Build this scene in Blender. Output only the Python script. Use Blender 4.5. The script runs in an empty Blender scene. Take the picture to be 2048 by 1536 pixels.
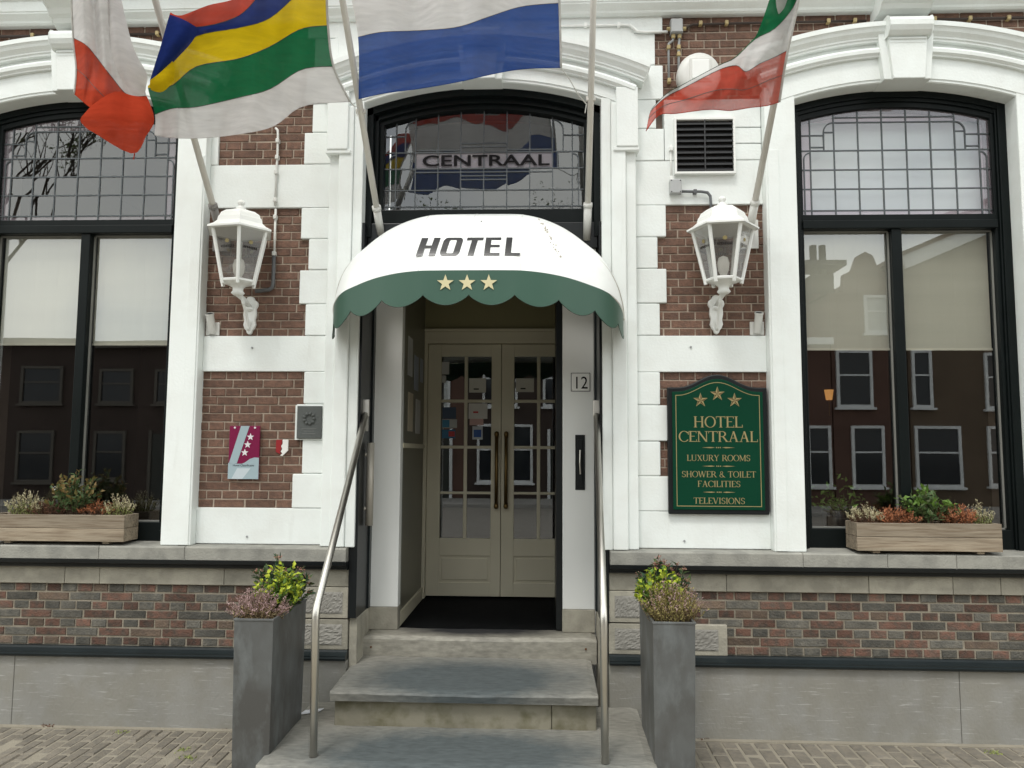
import bpy, math, random
from math import sin, cos, pi, radians, sqrt, tan
from mathutils import Vector, Matrix
random.seed(11)
S = bpy.context.scene
COL = S.collection

# ------------------------------------------------------------------ camera
FPX, PITCH, YAW, ROLL = 1550.0, radians(5.0), radians(2.35), 0.0055
CAM = Vector((0.43, -5.25, 1.815))
fw = Vector((-sin(YAW)*cos(PITCH), cos(YAW)*cos(PITCH), sin(PITCH)))
_r = Vector((cos(YAW), sin(YAW), 0)); _u = _r.cross(fw)
rt = _r*cos(ROLL)+_u*sin(ROLL); up = _u*cos(ROLL)-_r*sin(ROLL)
cd = bpy.data.cameras.new('camera'); cam = bpy.data.objects.new('camera', cd); COL.objects.link(cam)
cd.sensor_width = 36.0; cd.lens = FPX/2048*36.0; cd.clip_start = 0.05; cd.clip_end = 2000
m = Matrix((rt, up, -fw)).transposed().to_4x4(); m.translation = CAM
cam.matrix_world = m
S.camera = cam
def at(px, py, Y):
    """photo pixel -> point on the plane y = Y"""
    d = fw*FPX+rt*(px-1024)-up*(py-768)
    return CAM+d*((Y-CAM.y)/d.y)

# ------------------------------------------------------------------ sky, sun, exposure
SUN_EL, SUN_AZ = radians(60), radians(200)      # azimuth measured from +Y clockwise: sun behind the camera
W = bpy.data.worlds.new('World'); S.world = W; W.use_nodes = True
n = W.node_tree.nodes; l = W.node_tree.links; n.clear()
out = n.new('ShaderNodeOutputWorld'); bg = n.new('ShaderNodeBackground'); bg.inputs['Strength'].default_value = 0.14
sky = n.new('ShaderNodeTexSky'); sky.sky_type = 'NISHITA'; sky.sun_disc = False
sky.sun_elevation = SUN_EL; sky.sun_rotation = SUN_AZ; sky.air_density = 1.0; sky.dust_density = 1.5
tc = n.new('ShaderNodeTexCoord'); mp = n.new('ShaderNodeMapping'); mp.inputs['Scale'].default_value = (1, 1, 2.2)
nz = n.new('ShaderNodeTexNoise'); nz.inputs['Scale'].default_value = 2.2; nz.inputs['Detail'].default_value = 7
cr = n.new('ShaderNodeValToRGB'); cr.color_ramp.elements[0].position = .33; cr.color_ramp.elements[1].position = .58
cr.color_ramp.elements[0].color = (.42, .42, .42, 1)
mx = n.new('ShaderNodeMixRGB'); mx.inputs['Color2'].default_value = (10.2, 10.3, 9.7, 1)
l.new(tc.outputs['Generated'], mp.inputs['Vector']); l.new(mp.outputs['Vector'], nz.inputs['Vector'])
l.new(nz.outputs['Fac'], cr.inputs['Fac']); l.new(cr.outputs['Color'], mx.inputs['Fac'])
l.new(sky.outputs['Color'], mx.inputs['Color1']); l.new(mx.outputs['Color'], bg.inputs['Color']); l.new(bg.outputs['Background'], out.inputs['Surface'])
sd = bpy.data.lights.new('sun', 'SUN'); sd.energy = 1.15; sd.angle = radians(12); sd.color = (1.0, .97, .93)
so = bpy.data.objects.new('sun', sd); COL.objects.link(so)
sdir = Vector((sin(SUN_AZ)*cos(SUN_EL), cos(SUN_AZ)*cos(SUN_EL), sin(SUN_EL)))
so.rotation_euler = (-sdir).to_track_quat('-Z', 'Y').to_euler(); so.location = (0, -8, 20)
S.view_settings.view_transform = 'Standard'; S.view_settings.look = 'None'
S.view_settings.exposure = 0.44; S.view_settings.gamma = 1.0
S.render.engine = 'CYCLES'

# ------------------------------------------------------------------ materials
MATS = {}
def M(name, col, rough=.6, var=.08, scale=14, bump=0.0, bscale=None, metal=0.0, spec=.4, rnd=0.0, col2=None, stretch=(1,1,1), detail=5, c2pos=(.42,.62), dirt=None, damt=.3, dstretch=(1,1,1), dpos=(.55,.75)):
    """procedural paint / stone: noise-varied colour in world space, optional second colour and per-object variation"""
    if name in MATS: return MATS[name]
    mt = bpy.data.materials.new(name); mt.use_nodes = True
    N = mt.node_tree.nodes; L = mt.node_tree.links; b = N['Principled BSDF']
    b.inputs['Roughness'].default_value = rough; b.inputs['Metallic'].default_value = metal
    b.inputs['Specular IOR Level'].default_value = spec
    g = N.new('ShaderNodeNewGeometry'); mp = N.new('ShaderNodeMapping'); mp.inputs['Scale'].default_value = stretch
    L.new(g.outputs['Position'], mp.inputs['Vector'])
    t = N.new('ShaderNodeTexNoise'); t.inputs['Scale'].default_value = scale; t.inputs['Detail'].default_value = detail
    L.new(mp.outputs['Vector'], t.inputs['Vector'])
    c = N.new('ShaderNodeMixRGB'); c.inputs['Color1'].default_value = (*col, 1); c.inputs['Color2'].default_value = (*(col2 or col), 1)
    r = N.new('ShaderNodeValToRGB'); r.color_ramp.elements[0].position, r.color_ramp.elements[1].position = c2pos
    L.new(t.outputs['Fac'], r.inputs['Fac']); L.new(r.outputs['Color'], c.inputs['Fac'])
    t2 = N.new('ShaderNodeTexNoise'); t2.inputs['Scale'].default_value = scale*.31; t2.inputs['Detail'].default_value = 3
    L.new(mp.outputs['Vector'], t2.inputs['Vector'])
    v = N.new('ShaderNodeMapRange'); v.inputs['To Min'].default_value = 1-var*2; v.inputs['To Max'].default_value = 1+var*2
    L.new(t2.outputs['Fac'], v.inputs['Value'])
    last = v.outputs['Result']
    if rnd:
        oi = N.new('ShaderNodeObjectInfo'); v2 = N.new('ShaderNodeMapRange')
        v2.inputs['To Min'].default_value = 1-rnd; v2.inputs['To Max'].default_value = 1+rnd
        L.new(oi.outputs['Random'], v2.inputs['Value'])
        mu = N.new('ShaderNodeMath'); mu.operation = 'MULTIPLY'; L.new(last, mu.inputs[0]); L.new(v2.outputs['Result'], mu.inputs[1]); last = mu.outputs[0]
    vm = N.new('ShaderNodeVectorMath'); vm.operation = 'SCALE'
    csock = c.outputs['Color']
    if dirt:
        dm = N.new('ShaderNodeMapping'); dm.inputs['Scale'].default_value = dstretch; dm.inputs['Location'].default_value = (3.1,1.7,.4); L.new(g.outputs['Position'], dm.inputs['Vector'])
        dn = N.new('ShaderNodeTexNoise'); dn.inputs['Scale'].default_value = 1.4; dn.inputs['Detail'].default_value = 8; dn.inputs['Roughness'].default_value = .65; L.new(dm.outputs['Vector'], dn.inputs['Vector'])
        dr_ = N.new('ShaderNodeMapRange'); dr_.inputs['From Min'].default_value, dr_.inputs['From Max'].default_value = dpos; dr_.inputs['To Max'].default_value = damt; L.new(dn.outputs['Fac'], dr_.inputs['Value'])
        dx = N.new('ShaderNodeMixRGB'); dx.inputs['Color2'].default_value = (*dirt,1); L.new(dr_.outputs['Result'], dx.inputs['Fac']); L.new(csock, dx.inputs['Color1']); csock = dx.outputs['Color']
    L.new(csock, vm.inputs[0]); L.new(last, vm.inputs['Scale']); L.new(vm.outputs['Vector'], b.inputs['Base Color'])
    if bump:
        tb = N.new('ShaderNodeTexNoise'); tb.inputs['Scale'].default_value = bscale or scale*3; tb.inputs['Detail'].default_value = 6
        L.new(mp.outputs['Vector'], tb.inputs['Vector'])
        bp = N.new('ShaderNodeBump'); bp.inputs['Strength'].default_value = bump; bp.inputs['Distance'].default_value = .01
        L.new(tb.outputs['Fac'], bp.inputs['Height']); L.new(bp.outputs['Normal'], b.inputs['Normal'])
    MATS[name] = mt
    return mt
def glass(name, tint=(1,1,1), boost=1.8, rough=0.0, milk=0.0, milkcol=(.8,.8,.8), cap=.6):
    if name in MATS: return MATS[name]
    mt = bpy.data.materials.new(name); mt.use_nodes = True
    N = mt.node_tree.nodes; L = mt.node_tree.links; N.clear()
    o = N.new('ShaderNodeOutputMaterial'); tr = N.new('ShaderNodeBsdfTransparent'); tr.inputs['Color'].default_value = (*tint, 1)
    gl = N.new('ShaderNodeBsdfGlossy'); gl.inputs['Roughness'].default_value = rough; gl.inputs['Color'].default_value = (.96,.98,1,1)
    fr = N.new('ShaderNodeFresnel'); fr.inputs['IOR'].default_value = 1.5
    g = N.new('ShaderNodeNewGeometry'); t = N.new('ShaderNodeTexNoise'); t.inputs['Scale'].default_value = 1.3; t.inputs['Detail'].default_value = 1
    bp = N.new('ShaderNodeBump'); bp.inputs['Strength'].default_value = .015; bp.inputs['Distance'].default_value = .02
    L.new(g.outputs['Position'], t.inputs['Vector']); L.new(t.outputs['Fac'], bp.inputs['Height']); L.new(bp.outputs['Normal'], gl.inputs['Normal'])
    mu = N.new('ShaderNodeMath'); mu.operation = 'MULTIPLY'; mu.use_clamp = True; mu.inputs[1].default_value = boost
    mi = N.new('ShaderNodeMath'); mi.operation = 'MINIMUM'; mi.inputs[1].default_value = cap
    L.new(fr.outputs[0], mu.inputs[0]); L.new(mu.outputs[0], mi.inputs[0]); mx = N.new('ShaderNodeMixShader'); L.new(mi.outputs[0], mx.inputs[0])
    if milk:
        df = N.new('ShaderNodeBsdfDiffuse'); df.inputs['Color'].default_value = (*milkcol, 1)
        m2 = N.new('ShaderNodeMixShader'); m2.inputs[0].default_value = milk
        L.new(tr.outputs[0], m2.inputs[1]); L.new(df.outputs[0], m2.inputs[2]); L.new(m2.outputs[0], mx.inputs[1])
    else: L.new(tr.outputs[0], mx.inputs[1])
    L.new(gl.outputs[0], mx.inputs[2]); L.new(mx.outputs[0], o.inputs['Surface'])
    MATS[name] = mt; return mt
def cloth(name, col, trans=.45, clear=.06):
    if name in MATS: return MATS[name]
    mt = bpy.data.materials.new(name); mt.use_nodes = True
    N = mt.node_tree.nodes; L = mt.node_tree.links; N.clear()
    o = N.new('ShaderNodeOutputMaterial'); d = N.new('ShaderNodeBsdfDiffuse'); t = N.new('ShaderNodeBsdfTranslucent'); c = N.new('ShaderNodeBsdfTransparent')
    g = N.new('ShaderNodeNewGeometry'); nz = N.new('ShaderNodeTexNoise'); nz.inputs['Scale'].default_value = 26; nz.inputs['Detail'].default_value = 6
    mp = N.new('ShaderNodeMapping'); mp.inputs['Scale'].default_value = (.25, .4, 1.6); L.new(g.outputs['Position'], mp.inputs['Vector']); L.new(mp.outputs['Vector'], nz.inputs['Vector'])
    v = N.new('ShaderNodeMapRange'); v.inputs['To Min'].default_value = .78; v.inputs['To Max'].default_value = 1.2; L.new(nz.outputs['Fac'], v.inputs['Value'])
    vm = N.new('ShaderNodeVectorMath'); vm.operation = 'SCALE'; vm.inputs[0].default_value = col; L.new(v.outputs['Result'], vm.inputs['Scale'])
    L.new(vm.outputs['Vector'], d.inputs['Color']); L.new(vm.outputs['Vector'], t.inputs['Color'])
    wv = N.new('ShaderNodeTexNoise'); wv.inputs['Scale'].default_value = 300; L.new(g.outputs['Position'], wv.inputs['Vector'])
    bp = N.new('ShaderNodeBump'); bp.inputs['Strength'].default_value = .30; bp.inputs['Distance'].default_value = .02; cm = N.new('ShaderNodeMapping'); cm.inputs['Rotation'].default_value = (0,.7,.3); cm.inputs['Scale'].default_value = (1.2,1,7); L.new(g.outputs['Position'], cm.inputs['Vector']); wv.inputs['Scale'].default_value = 4.5; wv.inputs['Detail'].default_value = 7; L.new(cm.outputs['Vector'], wv.inputs['Vector']); L.new(wv.outputs['Fac'], bp.inputs['Height']); L.new(bp.outputs['Normal'], t.inputs['Normal']); L.new(bp.outputs['Normal'], d.inputs['Normal'])
    m1 = N.new('ShaderNodeMixShader'); m1.inputs[0].default_value = trans; m2 = N.new('ShaderNodeMixShader'); m2.inputs[0].default_value = clear
    L.new(d.outputs[0], m1.inputs[1]); L.new(t.outputs[0], m1.inputs[2]); L.new(m1.outputs[0], m2.inputs[1]); L.new(c.outputs[0], m2.inputs[2]); L.new(m2.outputs[0], o.inputs['Surface'])
    MATS[name] = mt; return mt
def emis(name, col, s):
    mt = bpy.data.materials.new(name); mt.use_nodes = True; b = mt.node_tree.nodes['Principled BSDF']
    b.inputs['Emission Color'].default_value = (*col, 1); b.inputs['Emission Strength'].default_value = s; MATS[name] = mt; return mt

WHITE = M('white_stucco', (.79,.828,.808), .55, .04, 5, .16, 60, col2=(.755,.785,.76), dirt=(.50,.50,.46), damt=.35, dstretch=(9,9,1.1), dpos=(.60,.80))
WHITE2 = M('white_gloss_paint', (.80,.81,.785), .32, .03, 4, .04, 30)
BRICK = M('red_brown_brick', (.168,.094,.066), .85, .18, 30, .6, 90, rnd=.22, col2=(.122,.072,.053))
MORTAR = M('pale_mortar', (.39,.32,.255), .9, .15, 40, .5, 120)
BRED = M('plinth_red_brick', (.138,.074,.054), .9, .28, 22, .8, 80, rnd=.42, col2=(.088,.065,.052))
BTAN = M('plinth_tan_brick', (.145,.105,.076), .9, .26, 22, .8, 80, rnd=.3, col2=(.12,.09,.07))
BGREY = M('plinth_grey_brick', (.090,.087,.076), .9, .26, 22, .8, 80, rnd=.34, col2=(.118,.110,.092))
MORTG = M('grey_mortar', (.265,.235,.185), .95, .2, 30, .5, 100)
STONE = M('grey_stone', (.295,.29,.258), .8, .16, 9, .35, 70, col2=(.225,.222,.20), dirt=(.12,.115,.095), damt=.5, dstretch=(3,3,1.0))
STONEL = M('pale_stone', (.34,.32,.262), .8, .14, 9, .35, 70, col2=(.27,.255,.21), rnd=.16, dirt=(.13,.12,.10), damt=.45, dstretch=(3,3,2))
STONED = M('plinth_stone', (.238,.230,.202), .78, .14, 6, .28, 60, col2=(.262,.258,.238), stretch=(1,1,.7), dirt=(.44,.44,.42), damt=.55, dstretch=(5,5,70), dpos=(.59,.66))
STONER = M('rough_hewn_stone', (.27,.26,.235), .9, .12, 12, 1.0, 26)
BLACK = M('black_gloss_paint', (.009,.011,.012), .34, .2, 12, .05, 30, spec=.3)
BLUEBLK = M('blue_black_paint', (.010,.0155,.0175), .35, .2, 12, .1, 40)
GREENBLK = M('dark_green_black_paint', (.0055,.008,.008), .36, .2, 10, .06, 16, spec=.14)
STEEL = M('brushed_steel', (.64,.62,.57), .34, .05, 30, .05, 200, metal=1.0)
BRASS = M('aged_brass', (.20,.13,.05), .4, .15, 20, metal=.9)
ZINC = M('zinc_planter', (.100,.100,.096), .46, .14, 4, .08, 40, metal=.35, col2=(.135,.142,.142), stretch=(1.2,1.2,.7), dirt=(.21,.23,.235), damt=.6, dstretch=(5,5,2.2), dpos=(.50,.68))
WOOD = M('weathered_pine', (.30,.25,.185), .8, .22, 9, .3, 30, col2=(.18,.135,.092), stretch=(.55,6,9), rnd=.16, c2pos=(.42,.72))
CREAM = M('cream_door_paint', (.58,.54,.41), .42, .06, 6)
OLIVE = M('hall_paint', (.23,.21,.11), .6, .08, 5)
HALLW = M('hall_wall_panel', (.14,.135,.10), .35, .15, 4)
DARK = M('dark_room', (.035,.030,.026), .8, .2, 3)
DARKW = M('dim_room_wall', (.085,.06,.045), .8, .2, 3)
MAT_ = M('black_rubber_mat', (.006,.0065,.007), .9, .3, 60, .4, 200, spec=.08)
BLINDM = M('cream_blind_fabric', (.56,.54,.47), .9, .04, 10, .1, 160, stretch=(.2,1,4))
WBLIND = M('white_blind_fabric', (.84,.85,.85), .9, .03, 10)
LEAD = M('lead_came', (.10,.11,.115), .5, .1, 30, metal=.5)
GLASS = glass('window_glass', (.93,.95,.93), 4.2)
GLASSP = glass('lilac_leaded_glass', (.80,.70,.76), 2.6, .004, .22, (.66,.56,.62))
GLASSB = glass('grey_opal_glass', (.70,.68,.70), 1.2, .02, .60, (.40,.37,.39))
GLASSC = glass('clear_leaded_glass', (.93,.95,.95), 2.8, .002)
GLASSL = glass('lantern_glass', (.80,.79,.77), 1.2, .04, .05, cap=.16)
PLASTIC = M('white_plastic', (.66,.66,.63), .45, .06, 12)
GREYP = M('grey_plastic', (.30,.31,.31), .5, .1, 20)
PVC = M('grey_pvc_pipe', (.11,.115,.12), .4, .1, 20)
POLEM = M('cream_flagpole', (.62,.60,.55), .42, .08, 9, stretch=(3,3,.5))
SOIL = M('potting_soil', (.03,.022,.016), .95, .3, 40, 1.0, 60)
CLINK = M('paving_clinker', (.192,.170,.136), .9, .16, 26, .6, 60, rnd=.16, col2=(.158,.144,.120))
SAND = M('jointing_sand', (.265,.24,.19), .95, .15, 20, .5, 90)
GOLD = M('gold_leaf_paint', (.30,.245,.11), .55, .1, 20)
SIGNG = M('green_sign_board', (.002,.042,.021), .45, .06, 5, spec=.12)
INK = M('black_print', (.014,.013,.014), .7, .1, 10, spec=.05)
SATIN = M('satin_steel', (.46,.43,.37), .45, .05, 30, .05, 200, metal=.25)

# ------------------------------------------------------------------ mesh helpers
class MB:
    def __init__(s): s.v = []; s.f = []; s.mi = []; s.smooth = False
    def add(s, vs, fs, mi=0):
        o = len(s.v); s.v += [tuple(p) for p in vs]; s.f += [tuple(i+o for i in f) for f in fs]; s.mi += [mi]*len(fs); return s
    def box(s, x0, x1, y0, y1, z0, z1):
        if x0 > x1: x0, x1 = x1, x0
        return s.add([(x0,y0,z0),(x1,y0,z0),(x1,y1,z0),(x0,y1,z0),(x0,y0,z1),(x1,y0,z1),(x1,y1,z1),(x0,y1,z1)],
                     [(0,3,2,1),(4,5,6,7),(0,1,5,4),(1,2,6,5),(2,3,7,6),(3,0,4,7)])
    def prism(s, poly, y0, y1, mi=0):
        """polygon in (x,z) extruded from y0 (front) to y1"""
        k = len(poly); a = sum(poly[i][0]*poly[(i+1)%k][1]-poly[(i+1)%k][0]*poly[i][1] for i in range(k))
        if a < 0: poly = poly[::-1]
        vs = [(x,y0,z) for x,z in poly]+[(x,y1,z) for x,z in poly]
        return s.add(vs, [tuple(range(k)), tuple(range(2*k-1,k-1,-1))]+[(i,i+k,(i+1)%k+k,(i+1)%k) for i in range(k)], mi)
    def extrude_x(s, prof, x0, x1):
        """(y,z) profile extruded along x"""
        k = len(prof)
        vs = [(x0,y,z) for y,z in prof]+[(x1,y,z) for y,z in prof]
        return s.add(vs, [tuple(range(k)), tuple(range(2*k-1,k-1,-1))]+[(i,(i+1)%k,(i+1)%k+k,i+k) for i in range(k)])
    def grid(s, P, mi=None, close=False):
        r, c = len(P), len(P[0]); o = len(s.v)
        for row in P: s.v += [tuple(p) for p in row]
        for i in range(r-1):
            for j in range(c-1):
                s.f.append((o+i*c+j, o+i*c+j+1, o+(i+1)*c+j+1, o+(i+1)*c+j)); s.mi.append(mi(i,j) if mi else 0)
        return s
    def tube(s, pts, r, seg=10, caps=True, r1=None):
        pts = [Vector(p) for p in pts]; k = len(pts); rings = []
        t0 = (pts[1]-pts[0]).normalized(); nrm = t0.orthogonal().normalized()
        for i, p in enumerate(pts):
            t = (pts[min(i+1,k-1)]-pts[max(i-1,0)]).normalized()
            nrm = (nrm-t*nrm.dot(t)).normalized(); b = t.cross(nrm)
            rr = r if r1 is None else r+(r1-r)*i/(k-1)
            if 0 < i < k-1:
                c = (pts[i]-pts[i-1]).normalized().dot((pts[i+1]-pts[i]).normalized()); rr /= max(.6, sqrt(max(0,(1+c)/2)))
            rings.append([p+(nrm*cos(2*pi*j/seg)+b*sin(2*pi*j/seg))*rr for j in range(seg)])
        o = len(s.v)
        for R in rings: s.v += [tuple(p) for p in R]
        for i in range(k-1):
            for j in range(seg):
                s.f.append((o+i*seg+j, o+i*seg+(j+1)%seg, o+(i+1)*seg+(j+1)%seg, o+(i+1)*seg+j)); s.mi.append(0)
        if caps:
            s.f += [tuple(o+j for j in range(seg-1,-1,-1)), tuple(o+(k-1)*seg+j for j in range(seg))]; s.mi += [0,0]
        return s
    def lathe(s, prof, c, seg=16, rot=0.0):
        """(r,z) profile turned about the vertical through c"""
        P = [[(c[0]+r*cos(rot+2*pi*j/seg), c[1]+r*sin(rot+2*pi*j/seg), c[2]+z) for j in range(seg+1)] for r, z in prof]
        return s.grid(P)
    def build(s, name, mat, parent=None, bevel=0, smooth=None, kind=None):
        me = bpy.data.meshes.new(name); me.from_pydata(s.v, [], s.f)
        for mm in (mat if isinstance(mat, (list,tuple)) else [mat]): me.materials.append(mm)
        if any(s.mi):
            me.polygons.foreach_set('material_index', s.mi)
        if smooth if smooth is not None else s.smooth: me.polygons.foreach_set('use_smooth', [True]*len(me.polygons))
        me.update(); o = bpy.data.objects.new(name, me); COL.objects.link(o)
        if parent:
            o.parent = parent; o.matrix_parent_inverse = parent_inv(parent)
        if bevel:
            b = o.modifiers.new('bevel','BEVEL'); b.width = bevel; b.segments = 2; b.limit_method = 'ANGLE'; b.angle_limit = radians(40)
        if kind: o['kind'] = kind
        return o
def parent_inv(p):
    mw = Matrix.Identity(4); q = p; chain = []
    while q: chain.append(q); q = q.parent
    for q in reversed(chain): mw = mw @ (q.matrix_parent_inverse if q.parent else Matrix.Identity(4)) @ q.matrix_basis
    return mw.inverted()
def thing(name, loc, label, cat, group=None):
    o = bpy.data.objects.new(name, None); COL.objects.link(o); o.location = loc; o.empty_display_size = .1
    return tag(o, label, cat, group)
def tag(o, label, cat, group=None):
    o['label'] = label; o['category'] = cat
    if group: o['group'] = group
    return o
def part(name, loc, parent):
    o = bpy.data.objects.new(name, None); COL.objects.link(o); o.empty_display_size = .05
    o.location = loc; o.parent = parent; o.matrix_parent_inverse = parent_inv(parent); return o
def box(name, mat, parent, *b, bevel=0): return MB().box(*b).build(name, mat, parent, bevel)
def mx(s, a, b): return (a, b) if s > 0 else (-b, -a)
def text(name, s, size, loc, mat, parent, align='CENTER', rx=pi/2, depth=.0015, xscale=1.0, bold=0.0):
    cu = bpy.data.curves.new(name, 'FONT'); cu.body = s; cu.size = size; cu.align_x = align; cu.extrude = depth; cu.offset = bold
    o = bpy.data.objects.new(name, cu); COL.objects.link(o)
    dg = bpy.context.evaluated_depsgraph_get(); me = bpy.data.meshes.new_from_object(o.evaluated_get(dg))
    COL.objects.unlink(o); bpy.data.objects.remove(o)
    me.transform(Matrix.Translation(loc) @ Matrix.Rotation(rx,4,'X') @ Matrix.Diagonal((xscale,1,1,1)))
    me.materials.clear(); me.materials.append(mat); o = bpy.data.objects.new(name, me); COL.objects.link(o)
    if parent: o.parent = parent; o.matrix_parent_inverse = parent_inv(parent)
    return o
def star(R, r=None, k=5):
    r = r or R*.40; return [((R if i%2==0 else r)*sin(i*pi/k), (R if i%2==0 else r)*cos(i*pi/k)) for i in range(2*k)]
# ================================================================== ground
def sheet(name, mat, x0, x1, y0, y1, z, thick=.2):
    o = MB().box(x0,x1,y0,y1,z-thick,z).build(name, mat); o['kind'] = 'structure'; return o
ASPH = M('street_clinker', (.22,.205,.18), .9, .15, 8, .4, 40, col2=(.18,.17,.15))
sheet('ground', ASPH, -400, 400, -400, 400, -.22)
pav = sheet('pavement', SAND, -14, 14, -3.6, .3, -.0018, .19)
sheet('kerb', STONE, -14, 14, -3.75, -3.604, -.01, .19)
sheet('street', ASPH, -60, 60, -19.0, -3.754, -.13, .085)
sheet('far_pavement', M('far_paving',(.33,.32,.30),.9,.1,3), -60, 60, -22.4, -19.004, -.01, .2)
# unit brick: chamfered towards -y (front) ; and paving clinker chamfered upwards
def unit_brick(name, mat):
    c = .04; vs = []
    for (y, k) in ((1,0),(c*2,0),(0,1)):
        a, b = (0,1) if not k else (c*.5, 1-c*.5); e, f = (0,1) if not k else (c*1.6, 1-c*1.6)
        vs += [(a,y,e),(b,y,e),(b,y,f),(a,y,f)]
    fs = [(8,9,10,11)]+[(i+4,(i+1)%4+4,(i+1)%4+8,i+8) for i in range(4)]+[(i,(i+1)%4,(i+1)%4+4,i+4) for i in range(4)]
    me = bpy.data.meshes.new(name); me.from_pydata(vs, [], fs); me.materials.append(mat); me.update(); return me
UB = {k: unit_brick('brick', k) for k in (BRICK, BRED, BGREY, BTAN)}
def put_brick(mat, parent, x0, x1, z0, z1, y, depth=.05):
    o = bpy.data.objects.new('brick', UB[mat]); COL.objects.link(o); o.parent = parent; o.matrix_parent_inverse = parent_inv(parent)
    o.location = (x0, y+random.uniform(-.0025,.0025), z0); o.scale = (x1-x0, depth, z1-z0)
    o.rotation_euler = (0, random.gauss(0,.004), random.gauss(0,.004)); return o
def bond(parent, x0, x1, z0, z1, course, y, ln=.2, jt=.009, mats=(BRICK,), phase=0, skip=None, hj=.009, alt=False):
    """cross bond: header and stretcher courses in turn, each brick an object"""
    nrow = round((z1-z0)/course); course = (z1-z0)/nrow
    for r in range(nrow):
        head = (r+phase) % 2 == 0; L = (ln-jt)/2+jt if head else ln+jt
        off = random.uniform(0,.004)+(-.25*(ln+jt) if head else (0 if ((r+phase)//2) % 2 else -.5*(ln+jt)))
        x = x0+off-L; i = 0
        while x < x1:
            a, b = max(x,x0), min(x+L-jt, x1)
            za, zb = z0+r*course+hj*.5, z0+(r+1)*course-hj*.5
            if b-a > .018 and not (skip and skip((a+b)/2, (za+zb)/2)):
                mt = mats[0] if len(mats)==1 else (mats[(i+(r//2))%2] if random.random() < .80 else random.choice(mats+(BTAN,BTAN)))
                put_brick(mt, parent, a+random.uniform(-.001,.001), b+random.uniform(-.0015,.0015), za+random.uniform(-.0012,.0012), zb+random.uniform(-.0012,.0012), y)
            x += L*random.uniform(.985,1.015); i += 1
# paving clinkers laid end-on to the wall
UC = bpy.data.meshes.new('paving_brick')
c = .06
UC.from_pydata([(0,0,0),(1,0,0),(1,1,0),(0,1,0),(0,0,.8),(1,0,.8),(1,1,.8),(0,1,.8),(c*1.5,c,1),(1-c*1.5,c,1),(1-c*1.5,1-c,1),(c*1.5,1-c,1)], [],
    [(8,9,10,11)]+[(i+4,(i+1)%4+4,(i+1)%4+8,i+8) for i in range(4)]+[(i,(i+1)%4,(i+1)%4+4,i+4) for i in range(4)])
UC.materials.append(CLINK)
for s, w, xa, xb in ((-1,.072,-3.75,-1.1),(1,.098,1.06,3.75)):
    k = 0; x = xa
    while x < xb:
        for j in range(-1,5):
            y1 = -.145-j*.212-(.106 if k%2 else 0)+random.uniform(-.006,.006); y0 = y1-.204; y1 = min(y1,-.142)
            if y1-y0 < .03: continue
            o = bpy.data.objects.new('paving_brick', UC); COL.objects.link(o); o.parent = pav
            o.location = (x, y0, -.05+random.gauss(0,.0022)); o.scale = (w-random.uniform(.005,.010), y1-y0-random.uniform(0,.004), .053)
            o.rotation_euler = (random.gauss(0,.006), random.gauss(0,.012), random.gauss(0,.008))
        x += w; k += 1
box('mortar_strip', SAND, pav, -14, -1.09, -.139, -.09, -.03, .004)
box('mortar_strip', SAND, pav, 1.04, 14, -.139, -.09, -.03, .004)

# ================================================================== hotel building
H = thing('hotel_building', (0,.2,0), 'white stucco and red brick hotel front with arched windows and recessed entrance', 'building')
# core masonry behind everything (open at windows and entrance)
core = MB()
for s in (1,-1):
    a,b = mx(s,.86,2.10); core.box(a,b,.07,.45,0,6.2)
    a,b = mx(s,3.62,7.0); core.box(a,b,.07,.45,0,6.2)
    a,b = mx(s,2.10,3.62); core.box(a,b,.16,.45,4.36,6.2); core.box(a,b,.07,.45,0,1.165)
core.box(-.86,.86,.16,.45,4.40,6.2)
core.build('core_wall', M('core_masonry',(.2,.15,.12)), H)
# ---- brick panels (mortar bed + bricks)
def panel(x0, x1, z0, z1, course, y=0.0, mats=(BRICK,), mort=MORTAR, phase=0, skip=None, ln=.205, jt=.009, hj=.0085):
    p = MB()
    if skip:
        s = 1 if x0 > 0 else -1
        for a,b,za in ((1.18,2.06,z0),(3.67,3.95,z0),(2.06,3.67,4.42)): p.box(*mx(s,a,b),y+.006,y+.068,za,z1)
    else: p.box(x0,x1,y+.006,y+.068,z0,z1)
    p = p.build('brick_panel', mort, H)
    bond(p, x0, x1, z0, z1, course, y, ln, jt, mats, phase, skip, hj); return p
RW, ZW = 2.51, 4.327-2.51          # window arch: radius, centre height
RC, ZC = 2.47, 4.368-2.47          # entrance arch
XW = 2.865
def under_hood(s):
    def f(x, z):
        if sqrt((abs(x)-XW)**2+(z-ZW)**2) < RW+.30 and abs(abs(x)-XW) < 1.0: return True
        return sqrt(x*x+(z-ZC)**2) < RC+.24 and abs(x) < 1.10
    return f
for s in (1,-1):
    panel(*mx(s,1.19,1.925), 1.425,2.36,.0582, phase=1)
    panel(*mx(s,1.19,1.925), 2.60,3.512,.057)
    panel(*mx(s,1.18,3.95), 4.235,4.87,.0577, phase=1, skip=under_hood(s))
panel(-1.875,-1.19,3.818,4.234,.0578)
for s in (1,-1):
    panel(*mx(s,1.30,3.95), .510,.916,.058, y=-.045, mats=(BRED,BGREY), mort=MORTG, ln=.205, jt=.011, hj=.011, phase=0 if s>0 else 0)
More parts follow.
